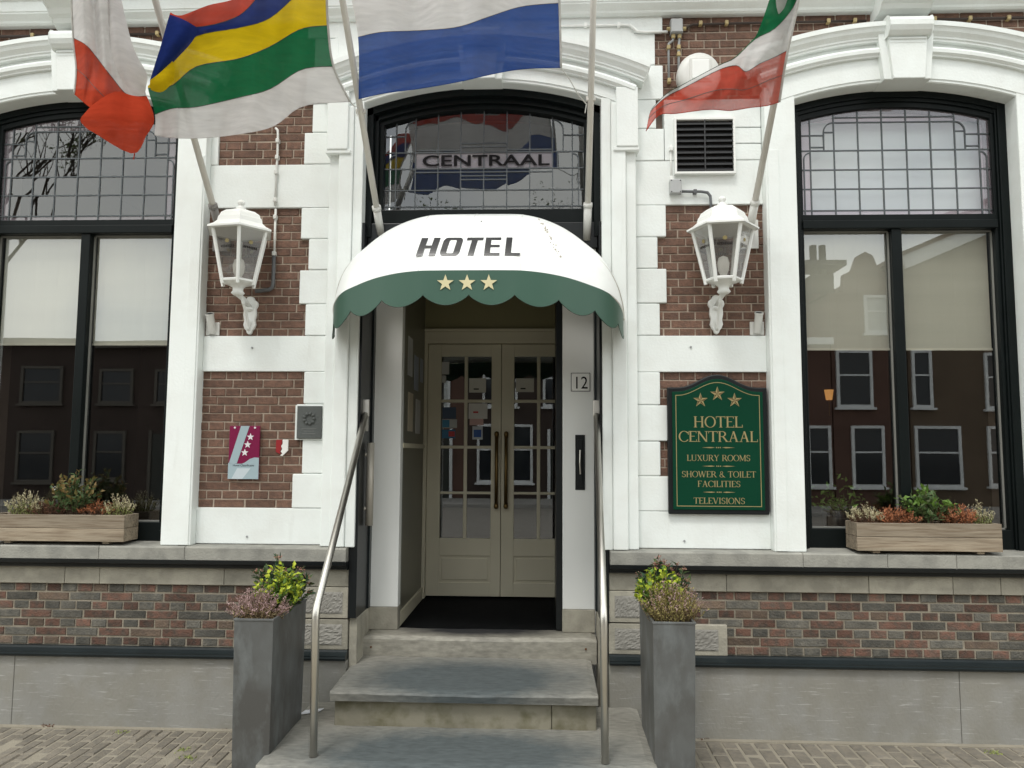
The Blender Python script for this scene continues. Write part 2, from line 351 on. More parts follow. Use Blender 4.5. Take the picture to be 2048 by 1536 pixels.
# ---- white stucco
def st(name, x0, x1, y0, y1, z0, z1, bevel=.004, mat=WHITE): return box(name, mat, H, x0,x1,y0,y1,z0,z1,bevel=bevel)
for s in (1,-1):
    # quoins, alternately long and short
    Q = [(4.745,4.868,1.257),(4.512,4.740,1.203),(4.262,4.507,1.256),(4.054,4.257,1.205),(3.823,4.049,1.258),
         (3.288,3.508,1.265),(3.068,3.283,1.206),(2.828,3.063,1.264),(2.606,2.823,1.216),
         (2.136,2.354,1.212),(1.893,2.131,1.260),(1.662,1.888,1.210),(1.429,1.657,1.272)]
    for z0,z1,x in Q:
        j = random.uniform(-.002,.002)
        st('quoin', *mx(s,1.03,x), -.022+j,.075,z0,z1,bevel=.006)
    st('band', *mx(s,1.03,1.925), -.019,.075,3.511,3.820); st('band', *mx(s,1.03,1.925), -.019,.075,2.357,2.603)
    st('band', *mx(s,1.03,1.925), -.021,.075,1.186,1.426)
    a,b = mx(s,1.03,1.20); st('quoin_backing', a,b,-.010,.07,1.186,4.87,bevel=0)
    # window pilasters
    for (xa,xb) in ((1.925,2.13),(3.60,3.805)):
        inner_first = xa < 2.5
        st('window_pilaster', *mx(s,xa,xb), -.097,.10,1.180,4.30,bevel=.006)
        fa,fb = (xa+.012,xa+.085) if inner_first else (xb-.085,xb-.012)
        st('pilaster_fillet', *mx(s,fa,fb), -.105,-.09,1.184,3.86,bevel=.003)
    # entrance pilasters with stepped mouldings
    st('entrance_pilaster', *mx(s,.82,.885), -.098,.10,1.180,4.24,bevel=.005)
    st('entrance_pilaster', *mx(s,.886,.985), -.116,.09,1.181,4.20,bevel=.008)
    st('entrance_pilaster', *mx(s,.986,1.055), -.085,.09,1.182,4.52,bevel=.006)
    st('pilaster_stop', *mx(s,.90,1.075), -.128,.0,3.855,3.885,bevel=.006)
    st('pilaster_stop', *mx(s,.92,1.068), -.135,.0,3.882,4.30,bevel=.006)
# white panel round the ventilation grille
for z0,z1 in ((3.823,3.935),(3.94,4.049),(4.054,4.257)):
    st('stucco_block', 1.735,1.922,-.022,.07,z0,z1,bevel=.006)
st('stucco_block', 1.262,1.335,-.022,.07,3.823,4.257); st('stucco_block', 1.26,1.922,-.020,.07,4.112,4.256,bevel=.003)
st('stucco_block', -1.925,-1.875,-.02,.07,3.823,4.25)
st('lintel_wall', -1.06,1.06,-.020,.155,4.42,4.872)
def arc_pts(zc, R, half, k=28, cx=0.0): return [(cx+R*sin(-half+2*half*i/k), zc+R*cos(-half+2*half*i/k)) for i in range(k+1)]
def arch(name, cx, zc, prof, half, mat, parent, k=36, bevel=0):
    """closed (radius, y) profile swept along an arc in the wall plane"""
    m = MB(); kp = len(prof); P = []
    for i in range(k+1):
        a = -half+2*half*i/k
        P.append([(cx+r*sin(a), y, zc+r*cos(a)) for r,y in prof])
    m.grid([row+[row[0]] for row in P])
    m.add(P[0], [tuple(range(kp))]); m.add(P[-1], [tuple(range(kp-1,-1,-1))])
    return m.build(name, mat, parent)
for cx, zc, R, ho, hx in ((XW,ZW,RW,.39,1.065),(-XW,ZW,RW,.39,1.065),(0,ZC,RC,.325,1.155)):
    half_o = math.asin(hx/(R+ho)); half_i = math.asin((.735 if cx else .82)/R)
    arch('arch_face', cx, zc, [(R,.04),(R,-.085),(R+.006,-.093),(R+.022,-.093),(R+.024,-.1),(R+ho-.04,-.1),(R+ho-.04,.04)], half_i+.055, WHITE, H)
    h = R+ho
    arch('hood_moulding', cx, zc, [(h,.02),(h,-.180),(h-.032,-.180),(h-.036,-.174),(h-.045,-.168),(h-.062,-.162),(h-.078,-.146),(h-.088,-.138),(h-.100,-.138),(h-.102,-.130),(h-.118,-.130),(h-.120,-.06),(h-.120,.02)], half_o, WHITE, H)
    g = h-.175
    arch('arch_bead', cx, zc, [(g+.018,-.06),(g+.018,-.128),(g,-.142),(g-.022,-.140),(g-.036,-.124),(g-.044,-.122),(g-.046,-.06)], half_o-.012, WHITE, H)
    # keystone
    kx = cx; zt = zc+h; zb = zc+R
    w = 1 if cx else .9
    st_ = MB(); st_.prism([(kx-.155*w,zb-.008),(kx+.155*w,zb-.008),(kx+.185*w,zt-.07),(kx-.185*w,zt-.07)], -.150, .035)
    ks = st_.build('keystone', WHITE, H, bevel=.005)
    MB().prism([(kx-.105*w,zb-.014),(kx+.105*w,zb-.014),(kx+.13*w,zt-.10),(kx-.13*w,zt-.10)], -.178, -.14).build('keystone_face', WHITE, ks, bevel=.006)
    for q,(dz,dy) in enumerate(((-.135,.0),(-.160,.006))):
        MB().box(kx-.118*w,kx+.118*w,-.186+dy,-.17,zt+dz,zt+dz+.012).build('keystone_fillet', WHITE, ks, bevel=.003)
    prof = [(-.10,zt-.115),(-.195,zt-.113),(-.220,zt-.09),(-.235,zt-.06),(-.235,zt-.025),(-.220,zt+.002),(-.195,zt+.014),(-.10,zt+.014)]
    MB().extrude_x(prof, kx-.143*w, kx+.143*w).build('keystone_scroll', WHITE, ks, bevel=.008)
    # cornice breaking forward over the keystone, scrolled bracket below
    if cx:
        pr = [(0,4.79),(-.12,4.795),(-.16,4.81),(-.18,4.835),(-.21,4.85),(-.235,4.88),(-.30,4.91),(-.30,5.0),(0,5.0)]
        MB().extrude_x(pr, kx-.17, kx+.17).build('cornice_block', WHITE, H, bevel=.006)
# cornice
pr = [(.05,4.862),(-.045,4.862),(-.060,4.872),(-.066,4.885),(-.085,4.90),(-.105,4.918),(-.105,4.930),(-.112,4.932),(-.112,5.005),(-.128,5.010),(-.128,5.028),(-.140,5.045),(-.17,5.06),(-.20,5.08),(-.20,5.20),(-.24,5.22),(-.33,5.27),(-.33,5.34),(.05,5.40)]
MB().extrude_x(pr[::-1], -7, 7).build('cornice', WHITE, H)
st('upper_wall', -7,7,-.005,.16,5.38,6.2,bevel=0,mat=M('upper_storey_brick',(.13,.06,.045),.9,.2,20,.4))
for s in (1,-1): st('side_wall', *mx(s,3.81,7.0), .0,.08,1.18,4.87,bevel=0,mat=MATS['upper_storey_brick'])
# ---- plinth courses
for s in (1,-1):
    cuts = {1:[.862,2.09,2.62,3.05,3.95,7], -1:[.862,1.94,2.52,3.2,3.95,7]}[s]
    for a,b in zip(cuts,cuts[1:]):
        p = MB(); x0,x1 = mx(s,a+.0012,b-.0012)
        p.extrude_x([(-.142,1.090),(.08,1.090),(.08,1.192),(-.02,1.182),(-.136,1.176),(-.142,1.170)][::-1], x0, x1); p.build('sill_stone', STONE, H, bevel=.003)
    cuts = {1:[.860,2.1,3.0,7], -1:[.860,2.5,3.4,7]}[s]
    for i,(a,b) in enumerate(zip(cuts,cuts[1:])):
        x0,x1 = mx(s,a,b); d = random.uniform(-.003,.003)
        MB().extrude_x([(.0,1.032),(-.10,1.032),(-.118,1.040),(-.122,1.052),(-.128,1.058),(-.146,1.066),(-.150,1.085),(-.150,1.0885),(.0,1.0885)][::-1], x0,x1).build('black_moulding', BLACK, H)
    cuts = {1:[.858,1.62,2.53,3.06,3.36,3.95,7], -1:[.858,1.7,2.55,2.79,3.5,3.95,7]}[s]
    for a,b in zip(cuts,cuts[1:]): box('frieze_stone', STONEL, H, *mx(s,a+.0015,b-.0015), -.066+random.uniform(-.002,.002),.07,.918,1.0305, bevel=.003)
    # rough corner blocks beside the entrance
    for z0,z1,xe in ((.712,.916,1.31),(.510,.708,1.618)):
        b = box('corner_block', STONEL, H, *mx(s,.858,xe), -.072,.07,z0+.002,z1-.002, bevel=.004)
        m = MB(); x0,x1 = mx(s,.895,min(xe-.045,1.56)); K = 46; R_ = 14
        rg = random.Random(5+s)
        P = [[(x0+(x1-x0)*j/K, -.074-(rg.uniform(.001,.0065) if 0<j<K and 0<i<R_ else 0), z0+.032+(z1-z0-.064)*i/R_) for j in range(K+1)] for i in range(R_+1)]
        m.grid(P).build('hewn_face', STONER, b)
    MB().extrude_x([(.0,.450),(-.112,.450),(-.126,.456),(-.130,.468),(-.118,.474),(-.118,.482),(-.104,.488),(-.082,.500),(-.070,.510),(.0,.510)][::-1], *mx(s,.856,7)).build('base_moulding', BLUEBLK, H)
    cuts = {1:[.854,3.06,5,7], -1:[.854,3.08,5,7]}[s]
    for a,b in zip(cuts,cuts[1:]): box('base_stone', STONED, H, *mx(s,a+.0015,b-.0015), -.095,.07,-.1,.448, bevel=.004)
    # reveal of the entrance
    box('reveal_stone', STONEL, H, *mx(s,.80,.853), -.05,.34,.10,.715, bevel=.004)
    box('reveal_board', BLACK, H, *mx(s,.803,.8575), -.078,.34,.718,3.38)
    box('reveal_board', BLUEBLK, H, *mx(s,.792,.803), .24,.33,.72,3.38)
    box('reveal_stucco', WHITE, H, *mx(s,.845,.8605), -.08,.2,3.381,4.24)

# ================================================================== windows
def leaded(win, cx, y, x0, x1, cols, rows, zt, pink, step, prow=None, band=None):
    """leaded light: each pane a piece, cames over them"""
    xs = [x0]+cols+[x1]; zs = (prow or rows)+[zt]
    rg = random.Random(int(cx*7)+3)
    for i in range(len(xs)-1):
        for j in range(len(zs)-1):
            edge = i in (0,len(xs)-2) or j in (0,len(zs)-2)
            a,b,c_,d = xs[i],xs[i+1],zs[j],zs[j+1]
            t1,t2 = rg.gauss(0,.006),rg.gauss(0,.006); mxx,mzz = (a+b)/2,(c_+d)/2
            P = [(px, y+(px-mxx)*t1+(pz-mzz)*t2, pz) for px,pz in ((a,c_),(b,c_),(b,d),(a,d))]
            MB().add(P,[(0,1,2,3)]).build('leaded_pane', GLASSB if band and abs(mxx) < .49 and band[0] < mzz < band[1] else GLASSP if edge and pink else GLASSC, win)
    m = MB(); w = .0042
    for x in cols: m.box(x-w,x+w,y-.006,y+.004,rows[0],zt)
    for z in rows[1:]: m.box(x0,x1,y-.0065,y+.0042,z-w,z+w)
    for seg in step:
        for p,q in zip(seg,seg[1:]):
            v = Vector((q[0]-p[0],0,q[1]-p[1])); L = v.length
            if L < 1e-6: continue
            nn = Vector((-v.z,0,v.x))/L*w
            a = Vector((p[0],y-.0062,p[1])); b = Vector((q[0],y-.0062,q[1])); e = Vector((0,.01,0))
            m.add([a+nn,b+nn,b-nn,a-nn,a+nn+e,b+nn+e,b-nn+e,a-nn+e],[(0,1,2,3),(0,4,5,1),(3,2,6,7),(1,5,6,2),(0,3,7,4)])
    m.build('lead_came', LEAD, win)
def quarter(cx,cz,r,a0,a1,k=8): return [(cx+r*cos(a0+(a1-a0)*i/k), cz+r*sin(a0+(a1-a0)*i/k)) for i in range(k+1)]
def big_window(s):
    cx = XW*s; w = part('window', (cx,.05,1.18), H)
    for q in (-1,1):
        fr = MB(); e = cx+q*.735
        fr.box(e, e-q*.055, .030,.17,1.184,4.30)
        fr.box(e-q*.055, e-q*.068, .042,.17,1.184,4.30)
        fr.box(e-q*.068, e-q*.092, .058,.17,1.184,4.28)
        fr.build('frame', GREENBLK, w, bevel=.004)
    ha = math.asin(.735/RW)+.01
    arch('frame_head', cx, ZW, [(RW+.05,.17),(RW+.05,.032),(RW-.045,.032),(RW-.045,.046),(RW-.07,.046),(RW-.07,.060),(RW-.105,.060),(RW-.110,.075),(RW-.110,.17)], ha, GREENBLK, w)
    hw = .645
    MB().box(cx-hw-.01,cx+hw+.01,.036,.165,3.352,3.412).build('transom', GREENBLK, w, bevel=.006)
    MB().box(cx-hw-.01,cx+hw+.01,.055,.164,3.412,3.456).build('transom', GREENBLK, w, bevel=.004)
    mc = cx-s*.02
    MB().box(mc-.034,mc+.034,.052,.163,1.30,3.353).build('mullion', GREENBLK, w, bevel=.005)
    MB().box(cx-hw-.01,cx+hw+.01,.056,.162,1.186,1.318).build('bottom_rail', GREENBLK, w, bevel=.005)
    for a,b in ((cx-hw,mc-.034),(mc+.034,cx+hw)):
        MB().add([(a-.005,.115,1.30),(b+.005,.115,1.30),(b+.005,.115,3.36),(a-.005,.115,3.36)],[(0,1,2,3)]).build('pane', GLASS, w)
        m = MB(); k = .009
        m.box(a,a+k,.100,.114,1.318,3.352); m.box(b-k,b,.100,.114,1.318,3.352); m.box(a,b,.100,.114,1.318,1.318+k); m.box(a,b,.100,.114,3.343,3.352)
        m.build('glazing_bead', M('grey_bead',(.22,.22,.2)), w)
    c0 = [cx+d for d in (-.578,-.413,-.248,-.083,.083,.248,.413,.578)]
    st = []
    for q in (-1,1):
        st += [[(cx,4.122),(cx+q*.413,4.122)]+[(x,z) for x,z in quarter(cx+q*.413,4.052,.07,pi/2,pi/2-q*pi/2)]+[(cx+q*.483,3.92)],
               [(cx,4.158),(cx+q*.413,4.158)], [(cx+q*.66,4.03),(cx+q*.483,4.03)], [(cx+q*.483,4.052),(cx+q*.413,4.052)], [(cx+q*.578,3.945),(cx+q*.483,3.945)],
               quarter(cx+q*.578,3.86,.045,pi/2,pi/2-q*pi/2)+[(cx+q*.623,3.46)]]
    leaded(w, cx, .085, cx-hw-.01, cx+hw+.01, c0, [3.45,3.492,3.645,3.782,3.92], 4.26, True, st, [3.45,3.492,3.645,3.782,3.92,4.122])
    return w, mc
WR, mcR = big_window(1); WL, mcL = big_window(-1)
for s, mc in ((1,mcR),(-1,mcL)):
    cx = XW*s; zb = 2.525 if s > 0 else 2.56
    for a,b,side in ((cx-.64,mc-.012,0),(mc+.012,cx+.64,1)):
        near = (side==0) == (s>0)
        lab = 'cream roller blind half lowered, beside the pane %s' % ('next to the entrance' if near else 'farther from the entrance') + (', green sign side' if s>0 else ', maroon plaque side')
        t = thing('roller_blind', ((a+b)/2,.2,zb), lab, 'roller blind', 'roller blinds behind the hotel windows')
        m = MB(); m.grid([[(a+.006+(b-a-.012)*i/8, .150+.003*sin(i*1.7), z) for i in range(9)] for z in (zb+.012,3.40)]); m.build('fabric', BLINDM, t)
        MB().box(a+.004,b-.004,.143,.158,zb,zb+.014).build('bottom_bar', M('pale_bar',(.68,.64,.55)), t)
        m = MB(); m.tube([(a,.195,3.40),(b,.195,3.40)],.024,10); m.build('roller', PLASTIC, t)
t = thing('roller_blind', (XW,.22,3.45), 'white blind drawn behind the leaded glass above the green sign side window', 'roller blind')
MB().grid([[(XW-.65+1.3*i/6,.165,z) for i in range(7)] for z in (3.44,4.28)]).build('fabric', WBLIND, t)
# rooms behind the windows
for s in (1,-1):
    r = MB(); x0,x1 = mx(s,1.6,4.3)
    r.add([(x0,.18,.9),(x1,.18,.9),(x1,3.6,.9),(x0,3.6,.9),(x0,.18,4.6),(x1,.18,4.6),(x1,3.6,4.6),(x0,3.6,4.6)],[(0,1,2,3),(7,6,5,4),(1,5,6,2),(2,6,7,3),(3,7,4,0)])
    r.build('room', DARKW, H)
    box('inner_sill', M('inner_sill_stone',(.30,.31,.32),.4), H, *mx(s,2.0,3.75), .17,.42,1.12,1.20)
# entrance light with the lettered leaded glass
cl = part('window', (0,.1,3.4), H)
for q in (-1,1):
    m = MB(); m.box(q*.835,q*.775,.0,.26,3.30,4.30); m.box(q*.775,q*.745,.045,.26,3.30,4.29); m.box(q*.745,q*.712,.075,.26,3.30,4.28)
    m.build('frame', GREENBLK, cl, bevel=.004)
arch('frame_head', 0, ZC, [(RC+.05,.26),(RC+.05,.0),(RC-.05,.0),(RC-.05,.045),(RC-.085,.045),(RC-.085,.072),(RC-.118,.072),(RC-.122,.26)], math.asin(.82/RC)+.01, GREENBLK, cl)
box('bottom_rail', GREENBLK, cl, -.79,.79,.062,.25,3.40,3.515,bevel=.004); box('transom', BLACK, cl, -.80,.80,.012,.26,3.22,3.402,bevel=.004)
sg = []
for q in (-1,1):
    sg += [[(q*.49,3.955),(q*.49,4.10)]+quarter(q*.49,4.105,.075,pi/2,pi/2+ -q*pi/2)[::1]+[(q*.565,3.955)], [(q*.63,3.955),(q*.63,4.075)], [(q*.71,4.065),(q*.565,4.065)],
           [(q*.49,3.825),(q*.49,3.945)], [(q*.525,3.825),(q*.525,3.945)], quarter(q*.63,3.885,.045,pi/2,pi/2-q*pi/2)+[(q*.675,3.55)],
           [(0,3.985),(q*.165,3.985)], [(0,4.012),(q*.165,4.012)], [(0,3.80),(q*.49,3.80)], [(0,3.772),(q*.165,3.772)], [(0,3.745),(q*.165,3.745)],
           [(q*.165,3.962),(q*.49,3.962)]]
leaded(cl, .5, .11, -.73, .73, [-.63,-.49,-.328,-.165,.0,.165,.328,.49,.63], [3.50,3.548,3.668,3.825,3.945], 4.30, False, sg, None, (3.825,3.945))
text('lettering', 'CENTRAAL', .112, (.012,.1025,3.846), INK, cl, xscale=1.62, bold=.002, depth=.0003)
box('light_backing', M('light_backing_board',(.11,.115,.12),.8,.1,3), H, -.83,.83,.9,.93,3.32,4.6)
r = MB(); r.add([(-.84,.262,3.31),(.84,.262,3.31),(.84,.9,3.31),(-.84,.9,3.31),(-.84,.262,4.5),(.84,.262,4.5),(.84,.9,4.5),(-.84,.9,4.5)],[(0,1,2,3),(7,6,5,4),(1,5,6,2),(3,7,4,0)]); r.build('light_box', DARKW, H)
# ================================================================== entrance
for s, xa, xb in ((1,.565,.790),(-1,.597,.800)):
    a,b = mx(s,xa,xb)
    box('door_post', WHITE2, H, a,b,.300,.40,.720,3.198, bevel=.004)
    box('post_base', STONEL, H, a-.002,b+.002,.292,.40,.562,.719, bevel=.006)
box('post_return', BLACK, H, .520,.5635,.325,.98,.57,3.1, bevel=.003)
box('door_head', BLACK, H, -.80,.80,.30,.42,3.20,3.30)
# hall
hl = MB()
hl.add([(-.612,.40,.55),(-.612,1.62,.55),(-.612,1.62,3.30),(-.612,.40,3.30)],[(0,1,2,3)]); hl.build('hall_wall', HALLW, H)
MB().add([(.76,.40,.55),(.76,1.62,.55),(.76,1.62,3.30),(.76,.40,3.30)],[(3,2,1,0)]).build('hall_wall', OLIVE, H)
MB().add([(-.62,.40,3.30),(.77,.40,3.30),(.77,1.62,3.30),(-.62,1.62,3.30)],[(3,2,1,0)]).build('hall_ceiling', OLIVE, H)
box('hall_rail', CREAM, H, -.612,-.590,.40,1.40,1.84,1.875); box('hall_skirting', CREAM, H, -.612,-.595,.40,1.44,.565,.66)
box('hall_floor', MAT_, H, -.62,.77,.36,1.62,.50,.5665)
d = part('door_frame', (0,1.5,.56), H)
for n_,b in (('casing',(-.612,-.582,1.44,1.52,.567,2.86)),('casing',(.700,.76,1.44,1.52,.567,2.86)),('head_casing',(-.612,.76,1.438,1.52,2.757,2.86)),('head_trim',(-.612,.76,1.42,1.5,2.86,2.885))): box(n_, CREAM, d, *b, bevel=.004)
box('wall_over_door', OLIVE, H, -.612,.76,1.46,1.6,2.886,3.30)
for q,(xa,xb) in enumerate(((-.580,.060),(.064,.700))):
    dr = part('door', ((xa+xb)/2,1.5,.60), H)
    cols = [(xa+.115,xa+.317),(xa+.347,xb-.085)] if q==0 else [(xa+.110,xa+.308),(xa+.338,xb-.100)]
    rows = [(1.073,1.448),(1.470,1.840),(1.866,2.241),(2.268,2.646)]
    m = MB(); y0,y1 = 1.475,1.515
    m.box(xa,cols[0][0],y0,y1,.585,2.752); m.box(cols[-1][1],xb,y0,y1,.585,2.752)
    m.box(cols[0][0],cols[-1][1],y0,y1,2.646,2.752); m.box(cols[0][0],cols[-1][1],y0,y1,.925,1.073); m.box(cols[0][0],cols[-1][1],y0,y1,.585,.70)
    m.build('leaf_frame', CREAM, dr, bevel=.003)
    box('bottom_panel', CREAM, dr, cols[0][0],cols[-1][1],y0+.012,y1,.70,.925)
    box('panel_moulding', CREAM, dr, cols[0][0]+.02,cols[-1][1]-.02,y0+.004,y1-.01,.72,.905, bevel=.006)
    box('muntin', CREAM, dr, cols[0][1],cols[1][0],y0+.006,y1-.006,1.073,2.646, bevel=.004)
    for a,b in zip(rows,rows[1:]): box('muntin', CREAM, dr, cols[0][0],cols[1][1],y0+.0065,y1-.0065,a[1],b[0], bevel=.004)
    for c_ in cols:
        for r_ in rows: MB().add([(c_[0],1.497,r_[0]),(c_[1],1.497,r_[0]),(c_[1],1.497,r_[1]),(c_[0],1.497,r_[1])],[(0,1,2,3)]).build('pane', GLASS, dr)
    hx = .026 if q==0 else .108
    hm = MB(); hm.tube([(hx,1.425,1.352),(hx,1.425,1.965)],.0145,10); hm.build('handle', BRASS, dr, smooth=True)
    for z in (1.375,1.94):
        k = MB(); k.tube([(hx,1.425,z),(hx,1.476,z)],.016,10); k.build('handle_stud', BRASS, dr, smooth=True)
    for z in (1.352,1.965):
        k = MB(); k.lathe([(.0,-.026),(.016,-.02),(.021,0),(.016,.02),(.0,.026)],(hx,1.425,z),10); k.build('handle_knob', BRASS, dr, smooth=True)
# lobby beyond the doors
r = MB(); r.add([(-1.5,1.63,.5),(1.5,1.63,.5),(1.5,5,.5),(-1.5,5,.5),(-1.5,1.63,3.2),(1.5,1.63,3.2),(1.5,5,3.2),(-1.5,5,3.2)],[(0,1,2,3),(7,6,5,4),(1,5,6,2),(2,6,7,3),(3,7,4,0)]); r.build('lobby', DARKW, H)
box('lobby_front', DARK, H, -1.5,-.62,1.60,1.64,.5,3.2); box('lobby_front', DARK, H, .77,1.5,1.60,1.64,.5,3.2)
# steel pull handle on the folded-back outer door
ph = part('pull_handle', (-.76,.16,1.6), H)
m = MB(); m.tube([(-.768,.10,1.305),(-.768,.10,1.872)],.026,12); m.build('grip', SATIN, ph, smooth=True, bevel=0)
for z in (1.42,1.79):
    m = MB(); m.tube([(-.768,.10,z),(-.845,.10,z)],.0135,10); m.build('standoff', SATIN, ph, smooth=True)

# ---- things on posts, door and hall wall
t = thing('house_number', (.694,.297,2.312), 'small white enamel house number plate reading 12', 'house number')
box('border', INK, t, .625,.763,.2945,.299,2.248,2.382, bevel=.002); box('plate', M('enamel_white',(.84,.84,.81),.3), t, .6295,.7585,.2925,.2944,2.2525,2.3775)
text('numerals', '12', .125, (.694,.2920,2.268), INK, t, xscale=.86)
for x,z in ((.636,2.259),(.752,2.259),(.636,2.371),(.752,2.371)):
    k = MB(); k.tube([(x,.2915,z),(x,.296,z)],.0035,8); k.build('screw', STEEL, t)
t = thing('letter_plate', (.689,.298,1.742), 'narrow upright black letter plate on white door post', 'letter plate')
box('plate', BLACK, t, .655,.724,.292,.299,1.548,1.938, bevel=.004); box('flap', BLACK, t, .671,.708,.285,.2915,1.575,1.905, bevel=.004)
m = MB(); m.tube([(.690,.279,1.83),(.687,.272,1.74),(.691,.279,1.66)],.006,8); m.build('pull', STEEL, t)
NOT = [('white card notice taped in the upper pane of the door leaf with green sticker',(-.222,-.075,2.33,2.455),(.55,.54,.48),0),('white card notice with red print on door leaf, second pane down',(-.225,-.06,2.10,2.235),(.55,.54,.5),1),
 ('pale pink slip below the white card on the door glass',(-.215,-.095,2.045,2.10),(.5,.33,.3),0),('white card notice in the upper pane of the door leaf by the letter plate',(.188,.345,2.335,2.455),(.55,.54,.48),0),
 ('small framed blue sticker beside the brass handle',(-.19,-.10,1.92,2.035),(.45,.48,.5),2),('tall narrow white sticker at top of door glass',(-.465,-.40,2.49,2.60),(.42,.42,.40),0),('little white sticker under the tall narrow one',(-.465,-.425,2.415,2.478),(.42,.42,.4),0),
 ('dark blue card sticker above the pale blue one',(-.452,-.335,2.10,2.20),(.06,.09,.14),0),('half blue half white card sticker on door glass',(-.458,-.325,2.02,2.095),(.42,.44,.42),3),('blue and red round-cornered card sticker',(-.455,-.34,1.93,2.005),(.05,.16,.28),4)]
for i,(lab,(a,b,z0,z1),c_,kind) in enumerate(NOT):
    t = thing('notice', ((a+b)/2,1.49,(z0+z1)/2), lab, 'notice', 'notices on the entrance doors')
    box('sheet', M('notice_paper%d'%i, c_, .7, .06, 30), t, a,b,1.4935,1.4955,z0,z1)
    if kind==1: box('red_mark', M('red_print',(.45,.05,.05)), t, a+.04,a+.085,1.492,1.4933,z0+.05,z0+.065)
    if kind==2: box('blue_field', M('blue_print',(.03,.09,.3)), t, a+.012,b-.012,1.492,1.4933,z0+.02,z1-.03)
    if kind==3: box('blue_field', M('cyan_print',(.06,.22,.36)), t, a+.004,(a+b)/2,1.492,1.4933,z0+.005,z1-.005)
    if kind==4: box('red_field', M('red_print',(.45,.05,.05)), t, (a+b)/2,b-.004,1.492,1.4933,z0+.015,z1-.015)
    if kind==0 and i in (0,3): box('dark_line', INK, t, a+.04,a+.085,1.492,1.4933,z0+.025,z0+.036)
for i,(y,z,w,h) in enumerate(((.62,2.55,.2,.3),(.92,2.45,.2,.28),(.66,2.12,.22,.3),(1.02,2.10,.22,.28),(1.22,2.5,.14,.2))):
    t = tag(MB().box(-.6115,-.6085,y,y+w,z-h/2,z+h/2).build('poster', M('poster_paper%d'%(i%3), [(.55,.55,.54),(.36,.40,.48),(.55,.48,.36)][i%3], .5, .2, 9)), ['pale poster high on the hall wall nearest the door post','blue-grey poster high on the hall wall','buff poster low on the hall wall near the door post','pale poster low on the hall wall by the doors','small blue-grey poster high on hall wall by the doors'][i], 'poster', 'posters on the hall wall')

# ================================================================== steps
ST = thing('entrance_steps', (0,-.4,0), 'worn blue stone entrance steps with mossy riser', 'steps')
def worn(name, parent, x0, x1, y0, y1, z0, z1, bev=.014, zf=0.0, amp=.002):
    """stone slab with a gently uneven, outward falling top and a rounded nosing"""
    K, R_ = 44, 16; rg = random.Random(int(x1*100)+int(z1*1000)); P = []
    ph = [rg.uniform(0,6) for _ in range(6)]
    for i in range(R_+1):
        row = []
        for j in range(K+1):
            u,v = j/K, i/R_; x = x0+(x1-x0)*u; y = y0+(y1-y0)*v
            ed = min(u*(x1-x0),(1-u)*(x1-x0),v*(y1-y0)); dz = -bev*max(0,1-ed/bev)**2
            dish = -.006*sin(pi*u)**2*(1-v)
            row.append((x,y,z1+zf*(v-1)+dz+dish+amp*(sin(x*9+ph[0])*sin(y*11+ph[1])+.6*sin(x*23+ph[2]+y*17))))
        P.append(row)
    m = MB(); m.grid(P)
    fr = [(p[0]+rg.uniform(-.001,.001), y0-.004-rg.uniform(0,.003), p[2]-.012) for p in P[0]]; bt = [(p[0],y0+.004,z0) for p in P[0]]
    m.grid([bt,fr,P[0]])
    for side,jj in ((-1,0),(1,K)):
        col = [r[jj] for r in P]; b = [(p[0],p[1],z0) for p in col]; m.grid([col,b] if side<0 else [b,col])
    m.grid([[ (p[0],p[1],z0) for p in P[-1]], [ (p[0],p[1],z0) for p in P[0]]])
    return m.build(name, [], parent, smooth=False)
